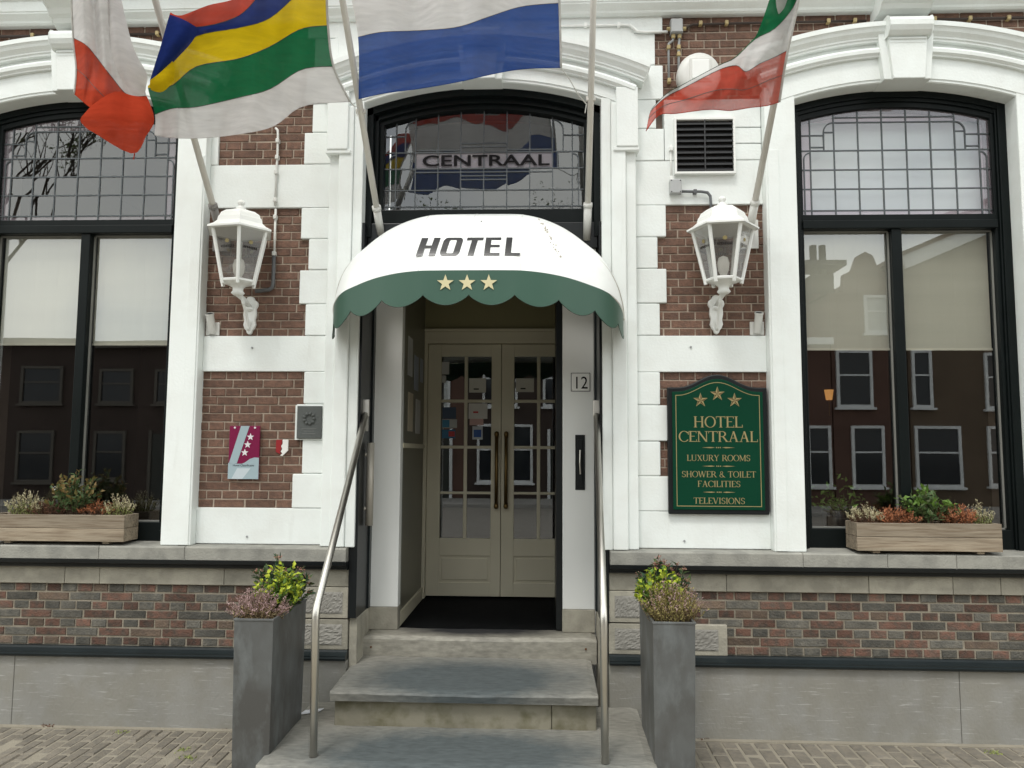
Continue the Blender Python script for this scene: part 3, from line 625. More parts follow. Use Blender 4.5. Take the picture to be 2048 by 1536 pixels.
def stone_tread(name, cx, cy, rx, ry, dark=(.078,.092,.095), pale=(.265,.255,.222)):
    """foot-worn, darkened middle with a pale dusty border"""
    mt = bpy.data.materials.new(name); mt.use_nodes = True; N = mt.node_tree.nodes; L = mt.node_tree.links; b = N['Principled BSDF']
    g = N.new('ShaderNodeNewGeometry'); mp = N.new('ShaderNodeMapping'); mp.inputs['Location'].default_value = (-cx/rx,-cy/ry,0); mp.inputs['Scale'].default_value = (1/rx,1/ry,0)
    L.new(g.outputs['Position'], mp.inputs['Vector'])
    ln = N.new('ShaderNodeVectorMath'); ln.operation = 'LENGTH'; L.new(mp.outputs['Vector'], ln.inputs[0])
    nz = N.new('ShaderNodeTexNoise'); nz.inputs['Scale'].default_value = 7; nz.inputs['Detail'].default_value = 8; nz.inputs['Roughness'].default_value = .7; L.new(g.outputs['Position'], nz.inputs['Vector'])
    ad = N.new('ShaderNodeMath'); ad.operation = 'MULTIPLY_ADD'; ad.inputs[1].default_value = .55; L.new(nz.outputs['Fac'], ad.inputs[0]); L.new(ln.outputs['Value'], ad.inputs[2])
    r = N.new('ShaderNodeValToRGB'); e = r.color_ramp.elements; e[0].position = .50; e[0].color = (*dark,1); e[1].position = .92; e[1].color = (*pale,1)
    x = r.color_ramp.elements.new(.70); x.color = tuple((a+c_*1.1)/2.2 for a,c_ in zip(dark,pale))+(1,)
    mr = N.new('ShaderNodeMath'); mr.operation = 'MULTIPLY'; mr.inputs[1].default_value = .6; L.new(ad.outputs[0], mr.inputs[0])
    L.new(mr.outputs[0], r.inputs['Fac'])
    n2 = N.new('ShaderNodeTexNoise'); n2.inputs['Scale'].default_value = 45; n2.inputs['Detail'].default_value = 8; mp2 = N.new('ShaderNodeMapping'); mp2.inputs['Scale'].default_value = (.35,1.2,1); L.new(g.outputs['Position'], mp2.inputs['Vector']); L.new(mp2.outputs['Vector'], n2.inputs['Vector'])
    v = N.new('ShaderNodeMapRange'); v.inputs['To Min'].default_value = .45; v.inputs['To Max'].default_value = 1.55; L.new(n2.outputs['Fac'], v.inputs['Value'])
    s_ = N.new('ShaderNodeVectorMath'); s_.operation = 'SCALE'; L.new(r.outputs['Color'], s_.inputs[0]); L.new(v.outputs['Result'], s_.inputs['Scale']); L.new(s_.outputs['Vector'], b.inputs['Base Color'])
    b.inputs['Roughness'].default_value = .62
    bp = N.new('ShaderNodeBump'); bp.inputs['Strength'].default_value = .35; bp.inputs['Distance'].default_value = .006; L.new(n2.outputs['Fac'], bp.inputs['Height']); L.new(bp.outputs['Normal'], b.inputs['Normal'])
    return mt
o = worn('bottom_step', ST, -1.082,1.032,-1.062,-.096,-.1,.186, .012, .012); o.data.materials.append(stone_tread('bottom_tread_stone',-.05,-.90,.98,.44))
o = worn('middle_tread', ST, -.836,.752,-.548,.139,.336,.421, .010, .020); o.data.materials.append(stone_tread('middle_tread_stone',-.05,-.30,.80,.44))
MOSS = M('mossy_riser_stone', (.22,.205,.155), .9, .2, 9, .3, 50, col2=(.125,.115,.07), c2pos=(.48,.72))
for i,(a,b) in enumerate(((-.818,.480),(.483,.745))): box('riser_stone', MOSS, ST, a,b,-.502,.13,.165,.335, bevel=.005)
o = worn('threshold', ST, -.800,.791,.141,.38,.39,.563, .012, .004, .0015); o.data.materials.append(stone_tread('threshold_stone',-.02,.36,.56,.19,(.03,.03,.032),(.30,.285,.24)))
for x,z in ((-.745,.482),(.718,.49)):
    k = MB(); k.tube([(x,.1325,z),(x,.15,z)],.007,8); k.build('rusty_pin', M('rust',(.12,.05,.02),.9), ST)
# letter left on the step
lt = MB(); P = at(590,1427,-.33), at(648,1414,-.25)
lt.add([(-1.075,-.36,.1915),(-.97,-.30,.1905),(-.955,-.235,.192),(-1.06,-.285,.1945)],[(0,1,2,3)]); lt.add([(-1.075,-.36,.190),(-.97,-.30,.189),(-.955,-.235,.190),(-1.06,-.285,.191)],[(3,2,1,0)])
tag(lt.build('envelope', M('white_paper',(.75,.76,.80),.8)), 'white envelope lying on the bottom step behind the handrail', 'envelope')

# ================================================================== handrails
def rail(lab, xt, xb, xf, side):
    t = thing('handrail', (xf,-.97,.18), lab, 'handrail', 'handrails beside the entrance steps')
    m = MB(); A = Vector((xt,-.01,2.065)); B = Vector((xb,-.97,.945)); C = Vector((xf,-.97,.178)); pts = [A]
    d1 = (A-B).normalized(); d2 = (C-B).normalized(); P0 = B+d1*.05; P2 = B+d2*.05
    pts += [P0*(1-u)**2+B*2*u*(1-u)+P2*u*u for u in [i/6 for i in range(7)]]+[C]
    m.tube(pts, .0215, 16); m.build('rail', STEEL, t, smooth=True)
    box('bracket', STEEL, t, xt-.024,xt+.024,-.022,.0,2.05,2.165, bevel=.004)
    box('wall_plate', STEEL, t, *mx(1 if xt>0 else -1, abs(xt)-.004, abs(xt)+.014), .0,.06,1.95,2.165, bevel=.003)
rail('brushed steel handrail on the side of the pull handle', -.782,-.812,-.804,-1)
rail('brushed steel handrail on the side of the house number', .786,.755,.759,1)

# ================================================================== awning
A = thing('awning', (0,-.12,2.70), 'white domed awning with green scalloped valance lettered HOTEL', 'awning')
YP, ZP, AX = -.125, 2.703, -.008
HO = [(.967,0),(.958,.08),(.940,.16),(.912,.245),(.862,.345),(.800,.425),(.720,.492),(.635,.557),(.545,.612),(.430,.660),(.310,.688),(.200,.694),(0,.695)]
def hoop():
    pts = [(-x,r) for x,r in HO]+[(x,r) for x,r in HO[-2::-1]]; o = []
    for i in range(len(pts)-1):
        p0,p1,p2,p3 = pts[max(i-1,0)],pts[i],pts[i+1],pts[min(i+2,len(pts)-1)]
        for k in range(4):
            u = k/4; o.append(tuple(.5*((2*b)+(-a+c_)*u+(2*a-5*b+4*c_-d_)*u*u+(-a+3*b-3*c_+d_)*u**3) for a,b,c_,d_ in zip(p0,p1,p2,p3)))
    return o+[pts[-1]]
HP = hoop(); TH1 = radians(76)
def sag(th): return 1-.016*sin(pi*min(th,.7)/.7)**2-.014*max(0,sin(pi*(th-.7)/(TH1-.7)))**2
def hood(x, r, th, off=0): return Vector((AX+x, YP-(r+off)*sin(th), ZP+(r+off)*cos(th)))
CAN = M('white_awning_vinyl', (.83,.85,.83), .42, .03, 6, .05, 20, dirt=(.45,.44,.38), damt=.35, dstretch=(2.2,1.2,1.2), dpos=(.56,.82))
ths = [TH1*i/18 for i in range(19)]
m = MB(); m.grid([[hood(x,r*(1-.016*sin(pi*min(th,.7)/.7)**2-.014*max(0,sin(pi*(th-.7)/(TH1-.7)))**2),th) for x,r in HP] for th in ths]); m.build('canopy', CAN, A, smooth=True)
fr = [hood(x,r,TH1) for x,r in HP]; L = [0]
for a,b in zip(fr,fr[1:]): L.append(L[-1]+(b-a).length)
# valance, resampled along the hoop
K = 180; top = []; bot = []; tot = L[-1]; NS = 10
for i in range(K+1):
    s_ = tot*i/K; j = max(q for q in range(len(L)) if L[q] <= s_+1e-9); j = min(j,len(L)-2); u = (s_-L[j])/(L[j+1]-L[j]); p = fr[j].lerp(fr[j+1],u)
    dr = .146+.060*abs(sin(pi*NS*s_/tot))**.8; dr *= .80+.20*min(1,min(s_,tot-s_)/.3)
    top.append(p+Vector((0,-.003,.002))); bot.append(p+Vector((0,-.012,-dr)))
AG = M('green_awning_vinyl', (.036,.092,.064), .42, .05, 6, .03, 20)
m = MB(); m.grid([[b.lerp(t_,v) for b,t_ in zip(bot,top)] for v in (0,.33,.66,1)]); o = m.build('valance', AG, A, smooth=True)
m = MB(); m.tube(bot[::1], .0022, 6); m.build('valance_binding', M('dark_green_binding',(.02,.05,.035)), A)
for th in (0.02, radians(40), TH1):
    m = MB(); m.tube([hood(x,r,th,-.012) for x,r in HP], .009, 8); m.build('hoop', STEEL, A, smooth=True)
for xq in (-.30,.0,.30):
    m = MB(); m.grid([[hood(xq+dx,.6955*(1-.016*sin(pi*min(th,.7)/.7)**2-.014*max(0,sin(pi*(th-.7)/(TH1-.7)))**2)-(.006 if xq else 0),th,.0012) for dx in (-.004,.004)] for th in ths]); m.build('seam', M('seam_white',(.70,.71,.69),.5), A)
for x in (-.127,0,.127):
    i = min(range(K+1), key=lambda q: abs(top[q].x-(x-.018))+(0 if top[q].z>2.8 else 9)); c0 = Vector((x-.018,top[i].y-.004,top[i].z-.078))
    MB().prism([(c0.x+a, c0.z+b) for a,b in star(.051)], c0.y-.007, c0.y-.004).build('star', M('pale_gold',(.62,.56,.34),.5), A)
# HOTEL: bold slanted capitals that follow the cloth
GL = {'H':[(0,.34,0,1),(.66,1,0,1),(.3,.7,.42,.56)], 'T':[(0,1,.84,1),(.32,.68,0,.86)], 'E':[(0,.36,0,1),(.3,.96,.86,1),(.3,.92,.45,.58),(.3,.96,0,.14)], 'L':[(0,.40,0,1),(.36,1,0,.14)]}
def hmap(x, v): 
    th = THB+(THT-THB)*v; return hood(x-AX,(.695-.10*max(0,(abs(x-AX)-.2))**1.8)*sag(th),th,.0022)
def th_for(py):
    best = None
    for q in range(300):
        th = TH1*q/300; P = hood(0,.695,th)-CAM; y = 768-P.dot(up)*FPX/P.dot(fw)
        if th > .35 and (best is None or abs(y-py) < best[0]): best = (abs(y-py),th)
    return best[1]
THT, THB = th_for(473), th_for(511)
def lx(px): return .43+(px-1087)*4.66/1550
for ch,(p0,p1) in (('H',(838,876)),('O',(884,923)),('T',(930,963)),('E',(970,1002)),('L',(1011,1041))):
    m = MB(); x0,x1 = lx(p0),lx(p1); sh = .012*(1 if ch in 'HOT' else .3)
    def q(x,v): return hmap(x0+(x1-x0)*x+(v-.5)*sh*2, v)
    if ch == 'O':
        def rr(hw,hh,r,k=6):
            pts=[]
            for cx_,cy_,a0 in ((1,1,0),(-1,1,pi/2),(-1,-1,pi),(1,-1,1.5*pi)):
                for i in range(k+1):
                    a = a0+pi/2*i/k; pts.append((.5+cx_*(hw-r)+r*cos(a), .5+cy_*(hh-r*1.2)+r*1.2*sin(a)))
            return pts
        o_,i_ = rr(.5,.5,.2),rr(.18,.37,.07); m.grid([[q(*p) for p in o_+o_[:1]],[q((a[0]+b[0])/2,(a[1]+b[1])/2) for a,b in zip(o_+o_[:1],i_+i_[:1])],[q(*p) for p in i_+i_[:1]]])
    else:
        for a,b,c_,d_ in GL[ch]:
            m.grid([[q(a+(b-a)*i/4, c_+(d_-c_)*j/8) for i in range(5)] for j in range(9)])
    m.build('letter', M('black_vinyl_letter',(.018,.018,.02),.22), A)
m = MB()
for (px,py,rad) in ((873,424,.006),(961,443,.0065)):
    p = hood(lx(px),.695*sag(th_for(py)),th_for(py),.002); m.lathe([(0,.003),(rad,.0)],p,8)
m.build('grommet', M('grommet_grey',(.2,.2,.2)), A)
rg = random.Random(4); m = MB()
for i in range(26):
    u = i/25; px = 1078+40*u+rg.uniform(-4,4); py = 432+60*u+rg.uniform(-4,4); a = rg.uniform(.003,.008)
    p = hmap(.43+(px-1087)*4.75/1550, 0); th = th_for(py); x = .43+(px-1087)*4.75/1550
    rr_ = next((r0+(r1-r0)*((abs(x)-a0)/(a1-a0)) for (a0,r0),(a1,r1) in zip(HO[::-1],HO[::-1][1:]) if a0 <= abs(x) <= a1), .69)
    c0 = hood(x-AX,rr_*sag(th),th,.003); m.add([c0+Vector((-a,0,-a*.5)),c0+Vector((a*.6,0,-a)),c0+Vector((a,0,a*.4)),c0+Vector((-a*.4,0,a))],[(0,1,2,3)])
m.build('scuff', M('dirt_grey',(.48,.44,.38)), A)
# ================================================================== flagpoles
def pole(lab, x, yb, zb, ang, length, sock, mat=POLEM):
    t = thing('flagpole', (x,yb,zb), lab, 'flagpole', 'flagpoles leaning out from the hotel front')
    d = Vector((0,-sin(ang),cos(ang))); b = Vector((x,yb,zb))
    m = MB(); m.tube([b,b+d*length*.5,b+d*length],.0215,14,r1=.017); m.build('pole', mat, t, smooth=True)
    m = MB(); m.tube([b-d*.14,b+d*.10],.027,14); m.build('socket', sock, t, smooth=True)
    m = MB(); m.tube([b+d*.085,b+d*.115],.031,14); m.build('collar', sock, t, smooth=True)
    pr = MB(); pr.box(x-.062,x+.062,yb+.085,yb+.103,zb-.20,zb+.0); pr.build('mounting_plate', sock, t, bevel=.003)
    k = MB(); e = b+d*length; k.lathe([(0,-.035),(.028,-.02),(.036,0),(.028,.02),(0,.035)],e,12); k.build('finial', mat, t, smooth=True)
    m = MB(); c0 = b+d*.78; m.box(x-.03,x+.03,c0.y-.012,c0.y+.012,c0.z-.014,c0.z+.014); m.build('cleat', POLEM, t, bevel=.004)
    return t
pole('cream flagpole in a grey socket behind the lantern, maroon plaque side', -1.825,-.11,3.40,radians(43),2.7,M('galvanised_socket',(.22,.21,.2),.5,metal=.3))
pole('cream flagpole over the awning carrying the five-stripe flag', -.712,-.05,3.40,radians(48),2.5,PLASTIC)
pole('cream flagpole over the awning carrying the white and blue flag', .727,-.05,3.40,radians(32),2.3,PLASTIC)
pole('cream flagpole on a white plate above the lantern, green sign side', 1.826,-.11,3.40,radians(45),2.6,PLASTIC)
# ================================================================== flags
def cr1(p0,p1,p2,p3,u): return .5*((2*p1)+(p2-p0)*u+(2*p0-5*p1+4*p2-p3)*u*u+(3*p1-p0-3*p2+p3)*u**3)
def flag(lab, ctrl, mats, band, nu=9, nv=7, wave=.012, wf=7.0, extra=None, cord=None, ph=0):
    """ctrl[row][col] = (px,py,Y): cloth through photo points at their own distance; band[row] = stripe material of that row interval"""
    R_,C = len(ctrl),len(ctrl[0]); W_ = [[at(*p) for p in row] for row in ctrl]
    rows = []; bi = []
    for r in range(R_-1):
        for k in range(nv if r < R_-2 else nv+1):
            v = k/nv; rr = []
            for c_ in range(C): rr.append(cr1(W_[max(r-1,0)][c_],W_[r][c_],W_[r+1][c_],W_[min(r+2,R_-1)][c_],v))
            rows.append(rr); bi.append(r)
    full = []
    for ri,row in enumerate(rows):
        out_ = []
        for c_ in range(C-1):
            for k in range(nu if c_ < C-2 else nu+1):
                u = k/nu; p = cr1(row[max(c_-1,0)],row[c_],row[c_+1],row[min(c_+2,C-1)],u); s_ = c_+u
                a = wave*min(1,s_*.7); w_ = ri*.10
                p = p+(p-CAM).normalized()*a*(sin(s_*wf*.55+w_+ph)+.5*sin(s_*wf*1.05-w_*1.7+1+ph))
                out_.append(p)
        full.append(out_)
    t = thing('flag', full[0][0], lab, 'flag', 'flags on the hotel flagpoles')
    for b in range(R_-1):
        idx = [i for i in range(len(rows)) if bi[i]==b]
        idx = idx+([idx[-1]+1] if idx[-1]+1 < len(rows) else [])
        m = MB(); m.grid([full[i] for i in idx]); m.build('stripe', mats[band[b]], t, smooth=True)
    for b in range(1,R_-1):
        i = bi.index(b); m = MB(); m.tube([p+(CAM-p).normalized()*.002 for p in full[i][::2]], .0016, 4); m.build('seam', MATS['seam_thread'], t)
    m = MB(); m.tube([row[0] for row in full], .007, 6); m.build('hoist_hem', mats['hem'], t, smooth=True)
    m = MB(); m.tube(full[-1][::2], .0024, 5); m.build('bottom_hem', mats[band[-1]], t, smooth=True)
    if cord: 
        m = MB(); m.tube([at(*p) for p in cord], .0032, 6); m.build('cord', MATS['cord'], t)
    return t, full
M('cord',(.6,.6,.56),.9); M('seam_thread',(.09,.085,.08),.9)
FM = {'white':cloth('white_flag_cloth',(.74,.72,.71),.48,.07),'red':cloth('red_flag_cloth',(.46,.045,.022),.40,.05),'blue':cloth('blue_flag_cloth',(.028,.080,.30),.42,.05),'hem':cloth('hem_canvas',(.62,.61,.58),.2,0),
      'navy':cloth('navy_flag_cloth',(.018,.035,.17),.35,.03),'yellow':cloth('yellow_flag_cloth',(.70,.50,.012),.45,.03),'green':cloth('green_flag_cloth',(.012,.155,.062),.42,.04),
      'rust':cloth('rust_red_flag_cloth',(.50,.062,.028),.42,.03),'crimson':cloth('thin_red_flag_cloth',(.50,.070,.045),.45,.20),'sheer':cloth('thin_white_flag_cloth',(.60,.59,.58),.45,.13)}
# red-white-blue, only its white and blue stripes in view
def Yd(px, base=-.86, k=.00028): return base+k*(px-1120)*-1*.2
D = [[(1108,-250,-1.16),(1040,-246,-1.10),(978,-232,-1.20),(900,-205,-1.12),(838,-195,-1.02),(764,-190,-1.08),(690,-184,-1.0)],
     [(1112,-122,-1.02),(1042,-118,-.98),(978,-104,-1.10),(905,-80,-1.02),(838,-68,-.93),(764,-64,-1.0),(694,-56,-.92)],
     [(1119,6,-.88),(1044,13,-.85),(979,33,-.98),(915,54,-.92),(838,61,-.84),(764,64,-.90),(716,74,-.84)],
     [(1122,135,-.74),(1044,138,-.73),(980,149,-.86),(920,163,-.82),(840,177,-.75),(771,186,-.80),(717,198,-.74)]]
flag('white and blue striped flag with frayed end flying above the awning', D, FM, ['red','white','blue'], wave=.030, wf=5.0, cord=[(1122,135,-.74),(1140,160,-.68),(1158,192,-.60),(1173,208,-.50),(1170,226,-.50)])
# five stripes
G5 = [[(646,-196,-1.42),(592,-168,-1.36),(530,-97,-1.30),(484,-12,-1.24),(415,11,-1.18),(362,31,-1.13),(341,29,-1.10)],
      [(650,-113,-1.28),(595,-82,-1.24),(536,-30,-1.20),(478,31,-1.15),(395,54,-1.08),(352,40,-1.04),(337,36,-1.02)],
      [(653,-31,-1.15),(598,-12,-1.12),(540,36,-1.10),(480,55,-1.10),(393,72,-1.06),(350,112,-1.02),(303,158,-1.00)],
      [(656,51,-1.02),(602,58,-1.02),(540,93,-1.05),(478,117,-1.08),(393,133,-1.05),(342,172,-1.04),(296,176,-1.02)],
      [(667,133,-.90),(604,139,-.93),(540,178,-.98),(478,195,-1.00),(393,214,-.98),(345,217,-1.0),(310,229,-1.0)],
      [(700,203,-.78),(606,212,-.85),(547,252,-.92),(478,268,-.94),(400,276,-.92),(342,275,-.95),(309,270,-.98)]]
t, full = flag('red, blue, yellow, green and white striped flag knotted at its end', G5, FM, ['red','navy','yellow','green','white'], wave=.028, wf=5.5, cord=[(700,203,-.78),(708,212,-.74),(716,214,-.70),(714,232,-.70)])
m = MB(); m.grid([[at(*p) for p in r] for r in ([(339,29,-1.16),(362,36,-1.20),(384,48,-1.17),(398,58,-1.10)],[(333,60,-1.15),(352,66,-1.22),(370,76,-1.19),(386,84,-1.10)],[(318,102,-1.12),(334,106,-1.18),(348,110,-1.15),(362,108,-1.08)],[(300,160,-1.08),(308,156,-1.12),(318,150,-1.10),(330,142,-1.06)])])
o = m.build('folded_flap', FM['navy'], t, smooth=True); sb = o.modifiers.new('smooth','SUBSURF'); sb.levels = 2; sb.render_levels = 2; sb.boundary_smooth = 'PRESERVE_CORNERS'
m = MB(); m.grid([[at(*p) for p in r] for r in ([(300,160,-1.09),(318,148,-1.14),(345,122,-1.12)],[(299,170,-1.08),(322,166,-1.15),(350,140,-1.11)],[(302,180,-1.07),(326,190,-1.10),(348,160,-1.08)])])
o = m.build('folded_corner', FM['yellow'], t, smooth=True); sb = o.modifiers.new('smooth','SUBSURF'); sb.levels = 2; sb.render_levels = 2; sb.boundary_smooth = 'PRESERVE_CORNERS'
# white over red
WRF = [[(150,-275,-1.50),(170,-278,-1.56),(192,-282,-1.50),(212,-284,-1.57),(234,-282,-1.52),(258,-275,-1.48)],
       [(143,-60,-1.32),(166,-60,-1.40),(186,-60,-1.33),(204,-60,-1.40),(220,-58,-1.34),(236,-50,-1.30)],
       [(147,76,-1.18),(172,90,-1.25),(195,117,-1.20),(225,156,-1.16),(256,190,-1.10),(293,192,-1.05)],
       [(153,138,-1.14),(170,152,-1.18),(190,175,-1.20),(222,205,-1.15),(258,226,-1.09),(296,208,-1.05)],
       [(149,188,-1.10),(164,201,-1.14),(181,215,-1.18),(215,238,-1.14),(255,250,-1.08),(292,228,-1.04)]]
t, full = flag('white over red flag hanging knotted against the five-stripe flag', WRF, FM, ['white','white','rust','rust'], wave=.020)
m = MB(); m.grid([[at(px,py,Y) for px,py,Y in r] for r in ([(237,-40,-1.29),(246,20,-1.26),(258,75,-1.22),(278,122,-1.16),(299,150,-1.08)],[(218,-40,-1.36),(224,30,-1.33),(236,100,-1.28),(254,160,-1.18),(291,172,-1.06)],[(215,-40,-1.34),(214,60,-1.24),(228,140,-1.20),(262,186,-1.14),(292,192,-1.06)])])
o = m.build('fold', FM['white'], t, smooth=True); sb = o.modifiers.new('smooth','SUBSURF'); sb.levels = 2; sb.render_levels = 2
m = MB(); m.grid([[at(*p) for p in r] for r in ([(181,213,-1.20),(200,198,-1.22),(232,178,-1.26),(252,188,-1.16),(272,193,-1.16),(294,193,-1.08)],[(170,226,-1.21),(194,217,-1.22),(230,206,-1.27),(256,212,-1.16),(280,213,-1.19),(303,214,-1.09)],[(157,239,-1.22),(188,238,-1.20),(228,236,-1.28),(258,240,-1.15),(285,238,-1.21),(311,240,-1.09)],[(165,249,-1.20),(190,254,-1.18),(225,262,-1.25),(264,274,-1.13),(285,272,-1.19),(304,256,-1.09)],[(176,259,-1.19),(192,267,-1.18),(220,287,-1.20),(268,314,-1.12),(282,298,-1.13),(292,272,-1.08)])])
o = m.build('front_fold', FM['rust'], t, smooth=True); sb = o.modifiers.new('smooth','SUBSURF'); sb.subdivision_type = 'CATMULL_CLARK'; sb.levels = 1; sb.render_levels = 1; sb.boundary_smooth = 'PRESERVE_CORNERS'
m = MB(); m.tube([at(268,300,-1.12),at(269,308,-1.10),at(267,319,-1.1)],.003,5); m.build('loose_thread', FM['rust'], t)
# green, white and red, wound round its pole
IT = [[(1616,-190,-1.36),(1575,-120,-1.22),(1545,-20,-1.10),(1510,75,-.98),(1470,114,-.96),(1436,131,-.95),(1372,165,-.95),(1333,187,-.95),(1306,214,-.95)],
      [(1602,-30,-1.16),(1586,15,-1.05),(1550,57,-1.02),(1511,78,-.98),(1471,115,-.97),(1436,132,-.95),(1372,166,-.95),(1333,188,-.95),(1304,217,-.95)],
      [(1576,100,-1.00),(1550,114,-.96),(1520,127,-1.04),(1492,143,-1.06),(1473,131,-1.02),(1437,140,-.98),(1373,173,-.96),(1332,194,-.96),(1301,222,-.96)],
      [(1567,150,-.92),(1538,160,-.88),(1512,172,-.92),(1486,180,-1.0),(1460,178,-1.03),(1425,182,-1.0),(1368,200,-.98),(1326,212,-.97),(1297,236,-.96)],
      [(1559,204,-.84),(1535,211,-.82),(1501,215,-.86),(1462,221,-.90),(1432,219,-.95),(1404,220,-.97),(1352,227,-.97),(1318,230,-.97),(1292,262,-.96)]]
IF = dict(FM); IF['white'] = FM['sheer']
t, full = flag('green, white and red flag wound round its pole with red tail blowing out', IT, {**IF,'red':FM['crimson']}, ['green','white','red','red'], nu=8, wave=.016, wf=5)
m = MB(); m.grid([[at(px,py,Y) for px,py,Y in r] for r in ([(1546,-190,-1.26),(1542,-90,-1.16),(1544,0,-1.08),(1552,38,-1.02)],[(1562,-190,-1.32),(1560,-90,-1.22),(1560,-4,-1.13),(1556,34,-1.05)],[(1586,-190,-1.28),(1584,-90,-1.18),(1580,-6,-1.09),(1562,30,-1.04)])])
o = m.build('fold', FM['white'], t, smooth=True); sb = o.modifiers.new('smooth','SUBSURF'); sb.levels = 2; sb.render_levels = 2

# ================================================================== lanterns
def lantern(s, rot, lab):
    cx, cy, ze = 1.605*s-(.0 if s>0 else .015), -.205, 3.285
    t = thing('wall_lantern', (cx,0,2.66), lab, 'lantern', 'white hexagonal wall lanterns')
    m = MB(); m.lathe([(.232,-.012),(.232,.0),(.19,.022),(.165,.045),(.158,.075),(.150,.082)],(cx,cy,ze),6,rot); m.build('roof_skirt', WHITE2, t)
    m = MB(); m.lathe([(.152,.078),(.140,.105),(.105,.130),(.070,.140),(.050,.148),(.030,.155)],(cx,cy,ze),6 if s>0 else 6,rot); m.build('roof_dome', WHITE2, t, smooth=False)
    m = MB(); m.lathe([(.030,.15),(.034,.165),(.018,.172),(.014,.182),(.024,.192),(.026,.203),(.014,.216),(.0,.222)],(cx,cy,ze),14); m.build('finial', WHITE2, t, smooth=True)
    m = MB(); m.lathe([(.228,-.012),(.20,-.013),(.0,-.006)],(cx,cy,ze),6,rot); m.build('roof_soffit', WHITE2, t)
    RT, RB, zt, zb = .192, .112, ze-.010, ze-.345
    for k in range(6):
        a = rot+k*pi/3; A_ = Vector((cx+RT*cos(a),cy+RT*sin(a),zt)); B_ = Vector((cx+RB*cos(a),cy+RB*sin(a),zb-.025))
        b = MB(); b.tube([A_,B_],.0125,6); b.build('bar', WHITE2, t)
        a2 = rot+(k+1)*pi/3; C_ = Vector((cx+RT*cos(a2),cy+RT*sin(a2),zt)); D_ = Vector((cx+RB*cos(a2),cy+RB*sin(a2),zb))
        B2 = Vector((cx+RB*cos(a),cy+RB*sin(a),zb)); q = .99
        MB().add([A_*q+Vector((cx,cy,zt))*(1-q),C_*q+Vector((cx,cy,zt))*(1-q),D_*q+Vector((cx,cy,zb))*(1-q),B2*q+Vector((cx,cy,zb))*(1-q)],[(0,1,2,3)]).build('pane', GLASSL, t)
        b = MB(); b.tube([B2,D_],.011,6); b.build('bottom_bar', WHITE2, t)
        # small print on the glass: a gilt emblem over a dark line of lettering too small to read
        mid = (A_+C_+B2+D_)/4; ux = (C_-A_).normalized(); uz = ((A_+C_)-(B2+D_)).normalized(); nn = ux.cross(uz); nn = nn if nn.dot(mid-Vector((cx,cy,mid.z)))>0 else -nn
        c0 = mid+nn*.002+uz*.045; e = MB()
        for i in range(8):
            w = .0065; x = (i-3.5)*.0125; h = .009 if i%3 else .0075
            e.add([c0+ux*(x-w*.5)-uz*h, c0+ux*(x+w*.5)-uz*h, c0+ux*(x+w*.5)+uz*h, c0+ux*(x-w*.5)+uz*h],[(0,1,2,3)])
        e.build('printed_line', INK, t)
        e = MB(); c1 = c0+uz*.035; e.add([c1+ux*.016*cos(i*pi/3)+uz*.014*sin(i*pi/3) for i in range(6)],[tuple(range(6))]); e.build('printed_emblem', GOLD, t)
    m = MB(); m.lathe([(.105,.0),(.10,-.012),(.06,-.022),(.036,-.04),(.034,-.06),(.045,-.075),(.030,-.09),(.0,-.092)],(cx,cy,zb),14); m.build('cup', WHITE2, t, smooth=True)
    m = MB(); m.lathe([(.032,0),(.034,.03),(.0,.03)],(cx,cy,zb),12); m.lathe([(.018,.03),(.036,.07),(.040,.11),(.030,.15),(.0,.165)],(cx,cy,zb),14); m.build('bulb', M('opal_bulb',(.75,.74,.70),.3), t, smooth=True)
    # bracket arm, scroll and ornate wall plate
    px_ = cx-(.01 if s>0 else -.015)
    b = MB(); b.tube([(cx,cy,zb-.085),(cx*.5+px_*.5,cy*.6,zb-.10),(px_,-.03,zb-.135)],.017,10); b.build('arm', WHITE2, t, smooth=True)
    b = MB(); pts = [(px_,-.035-.13*(1-u)**1.5, zb-.30+.19*(1-u)) for u in [i/10 for i in range(11)]]; b.tube(pts,.010,8)
    b.tube([(px_,-.165-.02*cos(a)+.02,zb-.115+.02*sin(a)) for a in [i*.6 for i in range(10)]],.008,8); b.build('scroll', WHITE2, t, smooth=True)
    pl = [(0,.055),(.022,.05),(.030,.03),(.052,.015),(.055,-.012),(.043,-.035),(.046,-.075),(.038,-.115),(.044,-.145),(.034,-.172),(.022,-.185),(.016,-.205),(0,-.215)]
    poly = [(px_+x,zb-.115+z) for x,z in pl]+[(px_-x,zb-.115+z) for x,z in pl[-2:0:-1]]
    b = MB(); b.prism(poly,-.030,.004); b.build('wall_plate', WHITE2, t, bevel=.009)
    b = MB(); b.lathe([(0,.02),(.02,.012),(.026,0),(.02,-.012),(0,-.02)],(px_,-.035,zb-.15),10); b.build('boss', WHITE2, t, smooth=True); b = MB(); b.lathe([(0,.03),(.014,.02),(.018,0),(.012,-.02),(0,-.03)],(px_,-.034,zb-.25),10); b.build('boss', WHITE2, t, smooth=True)
lantern(1, radians(-8), 'white hexagonal wall lantern above the green hotel sign')
lantern(-1, radians(50), 'white hexagonal wall lantern above the maroon three-star plaque')
